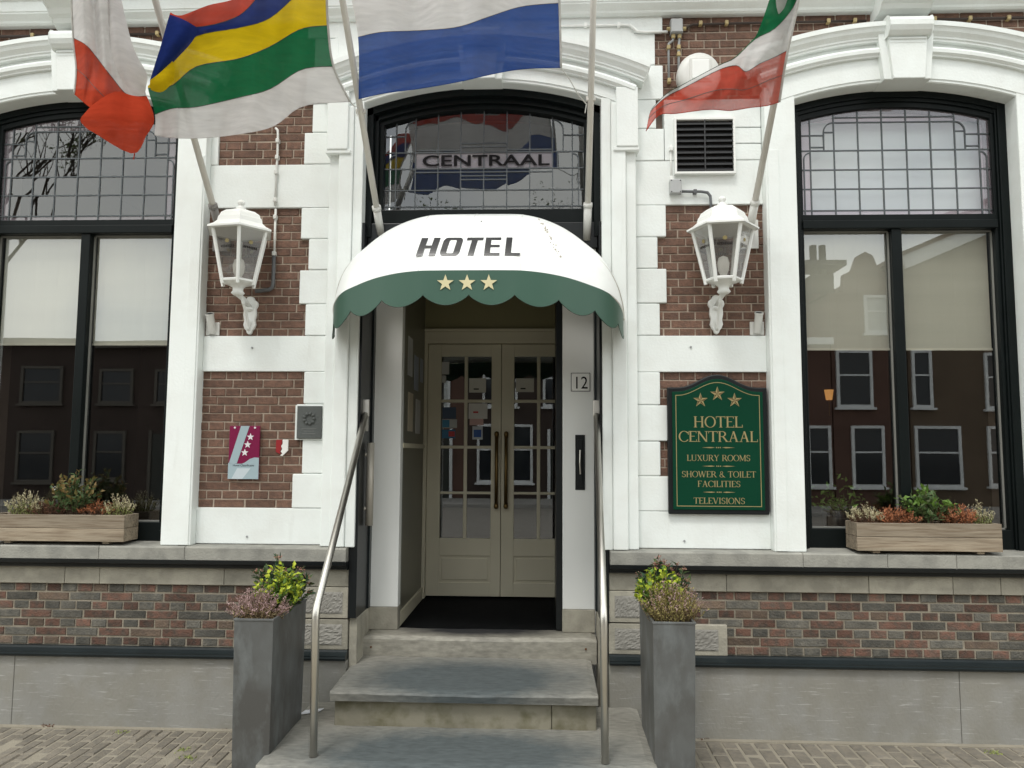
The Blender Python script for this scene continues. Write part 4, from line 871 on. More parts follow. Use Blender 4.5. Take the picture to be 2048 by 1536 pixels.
# empty pole sockets
for s, lab in ((-1,'empty white tube socket on wall below lantern, maroon plaque side'),(1,'empty white tube socket on wall above green hotel sign')):
    t = thing('pole_socket', (1.86*s,0,2.62), lab, 'pole socket', 'empty flagpole sockets')
    p0 = Vector((1.868*s,-.01,2.625)); d = Vector((0,-.42,.9)).normalized(); m = MB()
    m.tube([p0,p0+d*.14],.027,14,caps=False); m.build('tube', PLASTIC, t, smooth=True)
    m = MB(); m.tube([p0+d*.137,p0+d*.1375],.022,12); m.build('hollow', BLACK, t)
    m = MB(); m.tube([p0+d*.128,p0+d*.141],.0295,14,caps=False); m.build('lip', PLASTIC, t, smooth=True)
    box('plate', PLASTIC, t, 1.868*s-.048,1.868*s+.048,-.014,.001,2.607,2.70,bevel=.006)

# ================================================================== wall signs
t = thing('hotel_sign', (1.582,-.02,1.41), 'green arch-topped hotel sign with gold lettering and black frame', 'sign')
def outl(x0,x1,z0,zs,zt,ins=0.0):
    c_ = (x0+x1)/2; w = (x1-x0)/2; o = [(x0+ins,z0+ins),(x1-ins,z0+ins),(x1-ins,zs-ins)]
    for i in range(1,24):
        u = i/24; x = (x1-ins)-(2*(w-ins))*u; d_ = abs(x-c_)/w
        o.append((x, zs-ins+(zt-zs)*(.5+.5*cos(pi*min(1,d_/.80)))**1.05))
    return o+[(x0+ins,zs-ins)]
X0,X1,Z0,ZS,ZT = 1.254,1.911,1.412,2.250,2.336
MB().prism(outl(X0,X1,Z0,ZS,ZT),-.058,-.023).build('frame', BLACK, t, bevel=.008)
MB().prism(outl(X0,X1,Z0,ZS,ZT,.030),-.064,-.05).build('board', SIGNG, t, bevel=.003)
m = MB(); a = outl(X0,X1,Z0,ZS,ZT,.052); b = outl(X0,X1,Z0,ZS,ZT,.0565)
m.grid([[(x,-.0655,z) for x,z in a+a[:1]],[(x,-.0655,z) for x,z in b+b[:1]]]); m.build('gold_line', GOLD, t)
CX = 1.583
for dx,z in ((-.112,2.163),(0,2.205),(.112,2.163)):
    so_ = MB(); so_.prism([(CX+dx+x,z+y) for x,y in star(.050,.019)],-.0665,-.063); so_.build('star', GOLD, t)
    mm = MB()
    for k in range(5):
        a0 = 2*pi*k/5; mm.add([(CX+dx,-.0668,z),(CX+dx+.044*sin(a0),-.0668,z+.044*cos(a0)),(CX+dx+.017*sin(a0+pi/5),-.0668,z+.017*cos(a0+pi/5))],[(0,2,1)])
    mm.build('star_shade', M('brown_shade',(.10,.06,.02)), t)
# serif capitals, stroke by stroke
def ring(cx,cz,rx,rz,ix,iz,a0=0,a1=2*pi,k=20): return ('r',cx,cz,rx,rz,ix,iz,a0,a1,k)
T,t_ = .125,.055
def V(x,z0=0,z1=1,w=T,sf=3): return ('l',x,z0,x,z1,w,sf)
def Ln(x0,z0,x1,z1,w,sf=0): return ('l',x0,z0,x1,z1,w,sf)
FONT = {'H':(.86,[V(.17),V(.69),Ln(.17,.52,.69,.52,t_)]),'O':(.86,[ring(.43,.5,.43,.52,.31,.47)]),'T':(.74,[V(.37,0,.97,T,1),Ln(.03,.97,.71,.97,t_),V(.035,.8,1,.04,0),V(.705,.8,1,.04,0)]),
 'E':(.66,[V(.15),Ln(.1,.97,.60,.97,t_),Ln(.15,.52,.48,.52,t_),Ln(.1,.03,.62,.03,t_),V(.60,.80,1,.045,0),V(.62,0,.22,.045,0)]),'L':(.64,[V(.15),Ln(.1,.03,.60,.03,t_),V(.60,0,.25,.045,0)]),
 'C':(.78,[ring(.44,.5,.43,.52,.31,.47,radians(38),radians(322)),V(.77,.66,.95,.045,0)]),'N':(.88,[V(.13,0,1,t_+.01,3),V(.74,0,1,t_+.01,2),Ln(.12,1,.74,0,T)]),
 'R':(.80,[V(.15),ring(.34,.74,.30,.26,.18,.21,-pi/2,pi/2),Ln(.15,.97,.36,.97,t_),Ln(.15,.49,.36,.49,t_),Ln(.40,.5,.72,0,T,1)]),'A':(.84,[Ln(.14,0,.42,1,t_,1),Ln(.68,0,.42,1,T,1),Ln(.24,.36,.60,.36,t_)]),
 'U':(.84,[V(.15,.3,1,T,2),V(.68,.3,1,t_+.01,2),ring(.415,.32,.325,.34,.225,.29,pi,2*pi)]),'X':(.82,[Ln(.14,1,.68,0,T,3),Ln(.68,1,.14,0,t_,3)]),'Y':(.80,[Ln(.12,1,.40,.48,T,2),Ln(.68,1,.40,.48,t_,2),V(.40,0,.5,T,1)]),
 'M':(1.0,[V(.13,0,1,t_,3),V(.84,0,1,T,3),Ln(.13,1,.48,.1,T),Ln(.84,1,.48,.1,t_)]),'S':(.62,[ring(.31,.74,.25,.27,.15,.21,radians(30),radians(270)),ring(.31,.26,.27,.27,.16,.21,-radians(150),radians(90)),V(.545,.72,.93,.04,0),V(.06,.07,.28,.04,0)]),
 'W':(1.16,[Ln(.10,1,.34,0,T,2),Ln(.58,1,.34,0,t_),Ln(.56,1,.80,0,T),Ln(1.04,1,.80,0,t_,2)]),'&':(.84,[ring(.34,.76,.19,.24,.11,.20),ring(.32,.27,.29,.28,.19,.22,radians(60),2*pi),Ln(.24,.62,.74,0,.11,1)]),
 'F':(.62,[V(.15),Ln(.1,.97,.58,.97,t_),Ln(.15,.52,.46,.52,t_),V(.58,.78,1,.045,0)]),'I':(.36,[V(.18)]),'V':(.82,[Ln(.12,1,.41,0,T,2),Ln(.70,1,.41,0,t_,2)]),' ':(.38,[])}
def serif(name, s_, cx, z, h, parent, y, width=None):
    wd = sum(FONT[c_][0] for c_ in s_)*h; k = (width/wd if width else 1); m = MB(); x = cx-wd*k/2
    def P(a,b): return (x+a*h*k, y, z+b*h)
    for c_ in s_:
        m = MB()
        for g in FONT[c_][1]:
            if g[0]=='l':
                _,x0,z0,x1,z1,w,sf = g; d_ = Vector((x1-x0,z1-z0)); nn = Vector((-d_.y,d_.x)).normalized()*w*.5
                if abs(d_.y) > 1e-6: nn = Vector((w*.5/ (abs(d_.y)/d_.length) if abs(d_.x) > .02 else w*.5, 0))
                m.add([P(x0-nn.x,z0-nn.y),P(x1-nn.x,z1-nn.y),P(x1+nn.x,z1+nn.y),P(x0+nn.x,z0+nn.y)],[(0,1,2,3)])
                lo,hi = ((x0,z0),(x1,z1)) if z0 < z1 else ((x1,z1),(x0,z0))
                for bit,(sx_,sz_),dz in ((1,lo,.04),(2,hi,-.04)):
                    if sf & bit: m.add([P(sx_-.135,sz_),P(sx_+.135,sz_),P(sx_+.12,sz_+dz),P(sx_-.12,sz_+dz)],[(0,1,2,3)])
            else:
                _,cx_,cz_,rx,rz,ix,iz,a0,a1,n_ = g
                m.grid([[P(cx_+r0*cos(a0+(a1-a0)*i/n_),cz_+r1*sin(a0+(a1-a0)*i/n_)) for i in range(n_+1)] for r0,r1 in ((rx,rz),(ix,iz))])
        x += FONT[c_][0]*h*k
        m.v = [(a,b-.00002*(i//4),c2) for i,(a,b,c2) in enumerate(m.v)]   # overlapping strokes never share a plane
        if m.v: m.build(name, GOLD, parent)
for s_,z,h,w in (('HOTEL',1.983,.073,.325),('CENTRAAL',1.888,.070,.520),('LUXURY ROOMS',1.762,.040,.415),('SHOWER & TOILET',1.655,.040,.485),('FACILITIES',1.592,.040,.280),('TELEVISIONS',1.482,.040,.335)): serif('letter', s_, CX, z, h, t, -.0662, w)
for z in (1.850,1.728,1.558):
    m = MB()
    for q in (-1,1): m.add([(CX+q*.022,-.0662,z),(CX+q*.05,-.0662,z+.004),(CX+q*.108,-.0662,z),(CX+q*.05,-.0662,z-.004)],[(0,1,2,3)])
    for dx in (-.012,0,.012): m.add([(CX+dx+.0045*cos(i*pi/3),-.0662,z+.0045*sin(i*pi/3)) for i in range(6)],[tuple(range(6))])
    m.build('divider', GOLD, t)
# maroon rating plaque
x0,x1,z0,z1 = -1.716,-1.505,1.621,1.982
t = thing('rating_plaque', (-1.61,-.02,1.62), 'maroon and pale blue three-star rating plaque on brick wall', 'plaque')
MAR = M('maroon_enamel',(.20,.012,.060),.25,.04,6); PBL = M('pale_blue_enamel',(.36,.46,.50),.25,.05,6)
box('plate', MAR, t, x0,x1,-.026,-.012,z0,z1,bevel=.003)
w,h = x1-x0,z1-z0; g = lambda u,v: (x0+w*u, z0+h*v)
MB().prism([g(.0,.0),g(1,.0),g(1,.40),g(.85,.405),g(.70,.375),g(.55,.31),g(.45,.285),g(.28,.285),g(0,.30)],-.0275,-.0262).build('lower_field', PBL, t)
MB().prism([g(.02,.29),g(.28,.29),g(.66,.998),g(.38,.998)],-.0275,-.0262).build('slash', PBL, t)
MB().prism([g(.12,.0),g(.48,.0),g(.74,.20),g(.30,.20)],-.0283,-.0276).build('sheen_field', M('silver_blue',(.55,.62,.66),.25), t)
for u,v in ((.70,.79),(.615,.645),(.53,.495)): MB().prism([(g(u,v)[0]+a,g(u,v)[1]+b) for a,b in star(.026,.011)],-.0285,-.0262).build('star', M('white_print',(.75,.72,.74)), t)
text('lettering','Hotel Classificatie',.020,(x0+w*.5,-.0279,z0+h*.237),INK,t,depth=.0004)
for u in (.18,.84):
    k = MB(); p = g(u,.965); k.tube([(p[0],-.031,p[1]),(p[0],-.012,p[1])],.007,10); k.build('screw', M('white_print',(.75,.72,.74)), t)
for u in (.22,.80):
    k = MB(); p = g(u,.3); k.tube([(p[0],-.013,p[1]),(p[0],.008,p[1])],.008,8); k.build('spacer', STEEL, t)
# broken red and white shield
t = thing('shield_badge', (-1.352,-.004,1.83), 'small red and white shield badge with flaked paint on brick wall', 'badge')
MB().prism([(-1.396,1.888),(-1.352,1.890),(-1.355,1.865),(-1.362,1.85),(-1.358,1.83),(-1.368,1.812),(-1.364,1.79),(-1.396,1.806)],-.010,-.003).build('red_half', M('badge_red',(.30,.015,.02),.4), t)
MB().prism([(-1.351,1.890),(-1.312,1.890),(-1.312,1.815),(-1.350,1.778),(-1.366,1.782),(-1.350,1.795),(-1.362,1.808),(-1.352,1.826),(-1.360,1.845),(-1.350,1.862)],-.011,-.003).build('white_half', M('badge_white',(.78,.77,.74),.5), t)
# grey relief plaque
t = thing('monument_plaque', (-1.165,-.03,1.9), 'dark grey square relief plaque on white quoin', 'plaque')
PG = M('grey_bronze',(.085,.092,.088),.6,.1,20,.3,60)
box('plate', PG, t, -1.246,-1.076,-.044,-.018,1.896,2.118,bevel=.004); box('backing', WHITE, t, -1.262,-1.072,-.030,-.0,1.888,2.124)
for i in range(9):
    a = i*2*pi/9; k = MB(); k.lathe([(0,.014),(.010,.009),(.014,0),(.010,-.009),(0,-.014)],(-1.161+.034*cos(a),-.044,2.032+.034*sin(a)),8); k.build('relief', PG, t, smooth=True)
for z,wd in ((1.962,.05),(1.945,.035),(1.928,.045)): box('inscription', M('grey_bronze_line',(.16,.165,.16)), t, -1.161-wd,-1.161+wd,-.0455,-.043,z,z+.004)
# ================================================================== vent, wiring, small fittings
t = thing('vent_grille', (1.53,0,3.73), 'black louvred ventilation grille in white surround', 'vent')
x0,x1,z0,z1 = 1.338,1.724,3.730,4.098
m = MB(); m.box(x0-.014,x0,-.058,.0,z0-.014,z1+.014); m.box(x1,x1+.014,-.058,.0,z0-.014,z1+.014); m.box(x0,x1,-.058,.0,z1,z1+.014); m.box(x0,x1,-.058,.0,z0-.014,z0); m.build('surround', WHITE2, t)
box('void', M('vent_void',(.004,.004,.004)), t, x0,x1,-.0245,-.0205,z0,z1)
SL = M('dark_louvre',(.035,.036,.038),.5,.1)
for i in range(9):
    z = z0+.006+(z1-z0)*i/9; MB().extrude_x([(-.052,z+.0),(-.052,z+.006),(-.028,z+.030),(-.028,z+.022)], x0,x1).build('slat', SL, t)
box('upright', SL, t, (x0+x1)/2-.004,(x0+x1)/2+.004,-.0555,-.0525,z0,z1)
def conduit(lab, pts, r, mat, clips=(), clipmat=PLASTIC, seg=8, cat='conduit', group=None):
    t = thing('conduit', pts[0], lab, cat, group); m = MB(); m.tube(pts, r, seg); m.build('pipe', mat, t, smooth=True)
    for p in clips: k = MB(); k.box(p[0]-.012,p[0]+.012,p[1]-.018,p[1]+.02,p[2]-.015,p[2]+.015); k.build('clip', clipmat, t, bevel=.004)
    return t
CABLE = M('brown_cable',(.045,.032,.026),.6); BRC = M('brass_clip',(.42,.33,.16),.45,.2,30)
xs = [1.52,1.70,1.98,2.16,2.40,2.58]; conduit('brown cable clipped along the brick under the cornice, from grey junction box', [(1.40,-.02,4.765),(1.44,-.018,4.79),(1.47,-.02,4.80),(1.9,-.02,4.805),(2.66,-.02,4.806)], .0085, CABLE, [(x,-.022,4.805) for x in xs], BRC)
conduit('brown cable on the brick under the cornice beyond the bracketed keystone', [(3.08,-.02,4.806),(3.9,-.02,4.81)], .010, CABLE, [(x,-.022,4.807) for x in (3.12,3.36,3.62)], BRC)
conduit('brown cable on the brick above the maroon plaque side window', [(-3.9,-.02,4.80),(-3.0,-.02,4.796)], .010, CABLE, [(x,-.022,4.798) for x in (-3.58,-3.27,-3.05)], BRC)
conduit('brown cable on the brick behind the knotted flags', [(-2.6,-.02,4.796),(-1.3,-.02,4.80)], .010, CABLE, [(x,-.022,4.798) for x in (-2.35,-2.0,-1.6)], BRC)
conduit('white conduit painted over above the awning pilaster', [(.45,-.03,4.80),(.98,-.03,4.80),(1.03,-.035,4.795),(1.08,-.04,4.745),(1.14,-.035,4.742),(1.29,-.03,4.745)], .009, WHITE2, [(.72,-.03,4.80),(.95,-.03,4.80)], WHITE2)
t = thing('junction_box', (1.352,0,4.72), 'grey junction box with four brass glands on brick by the cornice', 'junction box')
box('body', GREYP, t, 1.308,1.393,-.060,-.002,4.722,4.826,bevel=.006); box('lid', M('pale_grey_lid',(.40,.41,.41)), t, 1.312,1.389,-.067,-.0605,4.727,4.821,bevel=.004)
for a,b in (((1.33,4.722),(1.33,4.695)),((1.372,4.722),(1.372,4.695)),((1.308,4.765),(1.285,4.765)),((1.393,4.765),(1.418,4.765))):
    k = MB(); k.tube([(a[0],-.03,a[1]),(b[0],-.03,b[1])],.014,8); k.build('gland', BRC, t)
conduit('thin grey pipe dropping from junction box, outer one', [(1.33,-.03,4.70),(1.325,-.03,4.68),(1.298,-.026,4.66),(1.296,-.026,4.63),(1.296,-.026,4.38)], .008, GREYP, [(1.296,-.026,4.63),(1.297,-.026,4.39)], BRC)
conduit('thin grey pipe dropping from junction box, beside the bulkhead lamp', [(1.372,-.03,4.70),(1.366,-.026,4.62),(1.364,-.026,4.36)], .009, GREYP, [(1.366,-.026,4.63),(1.365,-.026,4.58)], BRC)
t = thing('bulkhead_lamp', (1.50,0,4.42), 'white drum-shaped bulkhead lamp behind the green, white and red flag', 'lamp')
m = MB(); prof = [(.0,-.10),(.10,-.098),(.138,-.085),(.148,-.06),(.150,.0)]
P = [[(1.497+r*cos(2*pi*j/28), y, 4.415+r*1.05*sin(2*pi*j/28)) for j in range(29)] for r,y in prof]; m.grid(P[::-1]); m.build('housing', PLASTIC, t, smooth=True)
box('cover', WHITE2, t, 1.44,1.56,-.115,-.09,4.36,4.50,bevel=.008); box('cover_rim', PLASTIC, t, 1.425,1.575,-.106,-.09,4.345,4.515,bevel=.006)
t = thing('junction_box', (1.328,0,3.57), 'pale grey junction box under the ventilation grille', 'junction box')
box('body', M('pale_grey_lid',(.40,.41,.41)), t, 1.288,1.367,-.072,-.018,3.575,3.673,bevel=.007)
for dx,dz in ((.01,.01),(.069,.01),(.01,.088),(.069,.088)): k = MB(); k.tube([(1.288+dx,-.0745,3.575+dz),(1.288+dx,-.07,3.575+dz)],.004,6); k.build('screw', INK, t)
conduit('grey pipe bending down from the junction box behind the lantern', [(1.367,-.045,3.594),(1.50,-.045,3.592),(1.545,-.045,3.585),(1.563,-.045,3.56),(1.566,-.045,3.52),(1.566,-.045,3.44)], .010, PVC, [(1.46,-.04,3.592)], PVC)
conduit('thin white cable between the vent and the pale junction box', [(1.305,-.03,3.68),(1.302,-.03,3.80),(1.304,-.03,3.93)], .006, WHITE2, [(1.303,-.03,3.69),(1.303,-.03,3.90)], WHITE2)
conduit('white conduit with cable running down to the lantern, maroon plaque side', [(-1.47,-.012,4.09),(-1.452,-.02,4.07),(-1.448,-.024,4.03),(-1.446,-.024,3.86),(-1.449,-.026,3.80),(-1.449,-.032,3.52)], .0085, PLASTIC, [(-1.447,-.024,3.99),(-1.447,-.024,3.87),(-1.449,-.03,3.76),(-1.449,-.03,3.56)], PLASTIC)
conduit('white and grey pipe bending in to the lantern bracket, maroon plaque side', [(-1.447,-.022,3.50),(-1.447,-.024,3.16)], .0085, PLASTIC, [(-1.447,-.024,3.44),(-1.447,-.024,3.18)], PLASTIC)
conduit('thick grey elbow pipe feeding the lantern bracket', [(-1.447,-.026,3.17),(-1.447,-.026,2.97),(-1.452,-.026,2.94),(-1.475,-.026,2.925),(-1.57,-.026,2.915)], .0135, PVC)
rg = random.Random(8)
for i,(x,z,lab) in enumerate(((-1.58,2.52,'small fixing plug in white band below the lantern, maroon plaque side'),(1.42,2.525,'small fixing plug in white band above green sign'),(-1.57,1.235,'small fixing plug in the low white band beside the pilaster, maroon plaque side'),(1.36,1.235,'small fixing plug in the low white band under green sign'))):
    k = MB(); k.tube([(x,-.028,z),(x,-.016,z)],.007,8); tag(k.build('wall_plug', GREYP), lab, 'wall plug', 'fixing plugs in the white bands')

# ================================================================== planters and window boxes
def planter(s, lab):
    x0,x1 = (-1.268,-1.050) if s<0 else (1.020,1.246); y0,y1 = -.955,-.36; zt = .893 if s<0 else .908
    t = thing('planter', ((x0+x1)/2,(y0+y1)/2,0), lab, 'planter', 'tall zinc planters beside the steps')
    c_ = ((x0+x1)/2,(y0+y1)/2); k = .93; m = MB()
    def rect(z,i=0.0,f=1.0): return [(c_[0]+(x-c_[0])*f+(i if x<c_[0] else -i), c_[1]+(y-c_[1])*f+(i if y<c_[1] else -i), z) for x,y in ((x0,y0),(x1,y0),(x1,y1),(x0,y1))]
    P = [rect(-.005,0,k),rect(zt-.012),rect(zt-.012,-.004),rect(zt,-.004),rect(zt,.010),rect(zt-.09,.014)]
    m.grid([r+r[:1] for r in P]); m.build('shell', ZINC, t, bevel=.004)
    m = MB(); S_ = rect(zt-.055,.012); rg = random.Random(3); n_ = 10
    m.grid([[(S_[0][0]+(S_[1][0]-S_[0][0])*i/n_, S_[0][1]+(S_[3][1]-S_[0][1])*j/n_, zt-.055+rg.uniform(-.008,.008)) for i in range(n_+1)] for j in range(n_+1)]); m.build('soil', SOIL, t)
    return (x0,x1,y0,y1,zt-.05)
PLc = planter(-1,'tall tapered zinc planter beside the steps, maroon plaque side')
PRc = planter(1,'tall tapered zinc planter beside the steps, green sign side')
def window_box(x0, x1, y0, y1, zb, h, lab):
    t = thing('window_box', ((x0+x1)/2,(y0+y1)/2,zb), lab, 'window box', 'timber boxes on the window sills'); w = .021; ph = h/2
    for j in range(2):
        a,b = zb+.012+j*ph+.0012, zb+.012+(j+1)*ph-.0012; o_ = random.uniform(-.0015,.0015)
        box('plank', WOOD, t, x0,x1,y0+o_,y0+w,a,b,bevel=.0025); box('plank', WOOD, t, x0,x1,y1-w,y1,a,b,bevel=.0025)
        box('plank', WOOD, t, x0+.003,x0+w,y0+w+.001,y1-w-.001,a,b,bevel=.0025); box('plank', WOOD, t, x1-w,x1-.003,y0+w+.001,y1-w-.001,a,b,bevel=.0025)
    box('base_board', WOOD, t, x0+w+.001,x1-w-.001,y0+w+.001,y1-w-.001,zb+.014,zb+.03)
    for x in (x0+.14*(x1-x0), x1-.14*(x1-x0)): box('foot', WOOD, t, x-.022,x+.022,y0+.02,y1-.02,zb-.002,zb+.0115)
    box('soil', SOIL, t, x0+w+.001,x1-w-.001,y0+w+.001,y1-w-.001,zb+.031,zb+h-.02)
    return zb+h-.02
YB0,YB1 = -.135,.05
zL = window_box(-3.30,-2.36,YB0,YB1,1.190,.178,'weathered timber window box, heather and dark leafy shrub, maroon plaque side')
zR = window_box(2.43,3.335,YB0-.02,YB1-.015,1.186,.178,'weathered timber window box with rust heathers, green sign side')
# ------------------------------------------------------------------ plants
def leafmat(name, col, col2=None, rough=.55, trans=.25):
    col = tuple(min(.8,c_*1.35) for c_ in col); col2 = col2 and tuple(min(.8,c_*1.35) for c_ in col2)
    mt = M(name, col, rough, .22, 60, 0, col2=col2 or tuple(c_*.55 for c_ in col), spec=.35)
    N = mt.node_tree.nodes; Lk = mt.node_tree.links; b = N['Principled BSDF']; o_ = N['Material Output']
    tr = N.new('ShaderNodeBsdfTranslucent'); mxs = N.new('ShaderNodeMixShader'); mxs.inputs[0].default_value = trans
    Lk.new(b.inputs['Base Color'].links[0].from_socket, tr.inputs['Color']); Lk.new(b.outputs[0], mxs.inputs[1]); Lk.new(tr.outputs[0], mxs.inputs[2]); Lk.new(mxs.outputs[0], o_.inputs['Surface']); return mt
def leaf(m, p, d, n_, L_, w, bend=.15):
    """pointed leaf: six vertices folded along the midrib"""
    d = d.normalized(); sd_ = d.cross(n_).normalized(); nn = sd_.cross(d)
    a = p; b = p+d*L_*.45-nn*L_*bend*.2; c_ = p+d*L_-nn*L_*bend
    m.add([a, b+sd_*w+nn*w*.35, c_, b-sd_*w+nn*w*.35, b],[(0,1,4),(1,2,4),(2,3,4),(3,0,4)])
def rv(rg, up_=.4): 
    a = rg.uniform(0,2*pi); z = rg.uniform(-.3,1)*(1-up_)+up_; r = sqrt(max(0,1-min(1,z*z))); return Vector((r*cos(a),r*sin(a),z))
STEM = M('woody_stem',(.10,.065,.04),.9); 
def heather(name, lab, c0, rx, ry, h, mats, n_=95, seed=1, cat='plant', group='plants in the planters and window boxes', tip=.45):
    rg = random.Random(seed); t = thing(name, c0, lab, cat, group); sm = MB(); a_ = MB(); b_ = MB(); c0 = Vector(c0)
    for i in range(n_):
        an = rg.uniform(0,2*pi); rr = sqrt(rg.random()); base = c0+Vector((rx*.55*rr*cos(an),ry*.55*rr*sin(an),0))
        tipp = c0+Vector((rx*rr*cos(an)*rg.uniform(.85,1.15), ry*rr*sin(an)*rg.uniform(.85,1.15), h*(1.0-.45*rr*rr)*rg.uniform(.7,1.12)))
        mid = base.lerp(tipp,.5)+Vector((rg.uniform(-.01,.01),rg.uniform(-.01,.01),.012)); sm.tube([base,mid,tipp],.0016,4,caps=False,r1=.0007)
        k = rg.randint(13,19)
        for j in range(k):
            u = .18+.82*j/k; p = base.lerp(mid,u*2) if u<.5 else mid.lerp(tipp,u*2-1); dd = (tipp-base).normalized()*.6+rv(rg,.0)*.9
            tgt = b_ if u > 1-tip+rg.uniform(-.15,.15) else a_
            leaf(tgt, p, dd, rv(rg), rg.uniform(.011,.020), rg.uniform(.0022,.0042), .1)
    sm.build('stems', STEM, t, kind='stuff'); a_.build('foliage', mats[0], t, kind='stuff'); b_.build('flowering_tips', mats[1], t, kind='stuff'); return t
def shrub(name, lab, c0, rx, ry, h, mats, n_=42, ll=.05, lw=.011, seed=1, top=None, per=11, group='plants in the planters and window boxes'):
    rg = random.Random(seed); t = thing(name, c0, lab, 'plant', group); sm = MB(); a_ = MB(); b_ = MB(); c0 = Vector(c0)
    for i in range(n_):
        an = rg.uniform(0,2*pi); rr = sqrt(rg.random()); base = c0+Vector((rx*.3*rr*cos(an),ry*.3*rr*sin(an),0))
        tipp = c0+Vector((rx*rr*cos(an),ry*rr*sin(an),h*(1-.4*rr*rr)*rg.uniform(.55,1.08))); mid = base.lerp(tipp,.5)+Vector((0,0,h*.08))
        sm.tube([base,mid,tipp],.0022,4,caps=False,r1=.0010)
        for j in range(per):
            u = .25+.75*(j+rg.random())/per; p = base.lerp(mid,u*2) if u<.5 else mid.lerp(tipp,u*2-1); dd = rv(rg,.15)*1.0+(tipp-base).normalized()*.5
            leaf(a_ if (u < .72 or rg.random()<.35) else b_, p, dd, rv(rg,.6), ll*rg.uniform(.6,1.15), lw*rg.uniform(.7,1.2), .25)
        if top and rg.random() < top[1]:
            for j in range(26): leaf(top[2], tipp+rv(rg,.3)*rg.uniform(0,.024), rv(rg,.4), rv(rg), rg.uniform(.007,.013), rg.uniform(.003,.0045), .1)
    sm.build('stems', STEM, t, kind='stuff'); a_.build('foliage', mats[0], t, kind='stuff'); b_.build('young_leaves', mats[1], t, kind='stuff')
    if top: top[2].build('flower_buds', top[0], t, kind='stuff')
    return t
LM = {k: leafmat(k, *v) for k,v in {
 'heather_olive':((.30,.27,.09),(.22,.17,.08)),'heather_pink':((.36,.25,.25),(.27,.18,.16)),'heather_tan':((.33,.27,.15),(.22,.16,.08)),
 'lime_leaf':((.38,.42,.04),(.24,.32,.03)),'mid_leaf':((.11,.19,.035),(.07,.13,.025)),'dark_leaf':((.030,.065,.030),(.02,.042,.022)),'bud_red':((.30,.14,.11),(.24,.17,.11)),
 'rust_heather':((.30,.105,.045),(.19,.075,.03)),'rust_tip':((.38,.16,.075),(.28,.10,.05)),'cream_tip':((.44,.40,.27),(.33,.31,.18)),'pale_green':((.27,.30,.10),(.18,.22,.07)),'brown_heather':((.13,.062,.035),(.085,.045,.03)),'rose_leaf':((.055,.105,.038),(.085,.10,.04)),'bronze_leaf':((.17,.11,.04),(.10,.10,.03)),'white_petal':((.75,.75,.70),)}.items()}
for (x0,x1,y0,y1,z),side,sd_ in ((PLc,'maroon plaque side',21),(PRc,'green sign side',44)):
    cx = (x0+x1)/2
    tips = ('heather_tan','heather_pink') if sd_==21 else ('heather_olive','heather_tan')
    heather('heather_plant','pink flowering heather spilling over planter front, '+side,(cx-(.02 if sd_==21 else -.01),y0+.13,z-.01),.185,.15,.20 if sd_==21 else .26,[LM[tips[0]],LM['heather_pink']] if sd_==21 else [LM['heather_olive'],LM['heather_pink']],200,sd_,tip=.42 if sd_==21 else .14)
    shrub('euonymus_plant','lime green leafy shrub in middle of planter, '+side,(cx+(.045 if sd_==21 else -.03),y0+.30,z-.01),.155,.13,.30,[LM['mid_leaf'],LM['lime_leaf']],80,.036,.012,sd_+1,per=15)
    shrub('skimmia_plant','dark shrub with red-brown buds at back of planter, '+side,(cx+.0,y0+.46,z-.01),.19,.12,.32,[LM['rose_leaf'],LM['dark_leaf']],46,.062,.014,sd_+2,(LM['bud_red'],.9,MB()),per=11)
def row(z, y, items, side):
    for kind,x,a,b,h,k,sd_ in items:
        if kind=='h': heather('heather_plant',k[0]+', '+side,(x,y,z-.01),a,b,h,[LM[k[1]],LM[k[2]]],k[3],sd_)
        else: shrub('leafy_shrub',k[0]+', '+side,(x,y,z-.01),a,b,h,[LM[k[1]],LM[k[2]]],k[3],.045,.012,sd_,(LM['white_petal'],.03,MB()),per=12)
row(zL, -.045, [('h',-3.10,.15,.085,.19,('pale green heather at the far box end','pale_green','cream_tip',80),5),('h',-2.93,.15,.10,.135,('dry brown heather beside pale green one','brown_heather','brown_heather',90),6),
  ('s',-2.76,.20,.105,.32,('dark leafy shrub with bronze tips','rose_leaf','bronze_leaf',46),7),('h',-2.60,.14,.10,.13,('dry brown heather between shrub and cream heather','brown_heather','rust_heather',90),8),('h',-2.46,.12,.09,.175,('cream-tipped heather at the box end','pale_green','cream_tip',62),9)], 'timber box on maroon plaque side')
row(zR, -.065, [('h',2.525,.125,.095,.150,('cream-tipped heather at the box end near the entrance','brown_heather','cream_tip',80),15),('h',2.72,.165,.10,.135,('rust heather between cream heather and shrub','rust_heather','rust_tip',130),16),
  ('s',2.93,.20,.10,.285,('green leafy shrub with a white flower','rose_leaf','mid_leaf',44),17),('h',3.11,.145,.10,.150,('rust heather between shrub and pale heather','rust_heather','rust_tip',120),18),('h',3.25,.095,.08,.175,('pale sprigged heather at the far box end','pale_green','cream_tip',34),19)], 'timber box on green sign side')
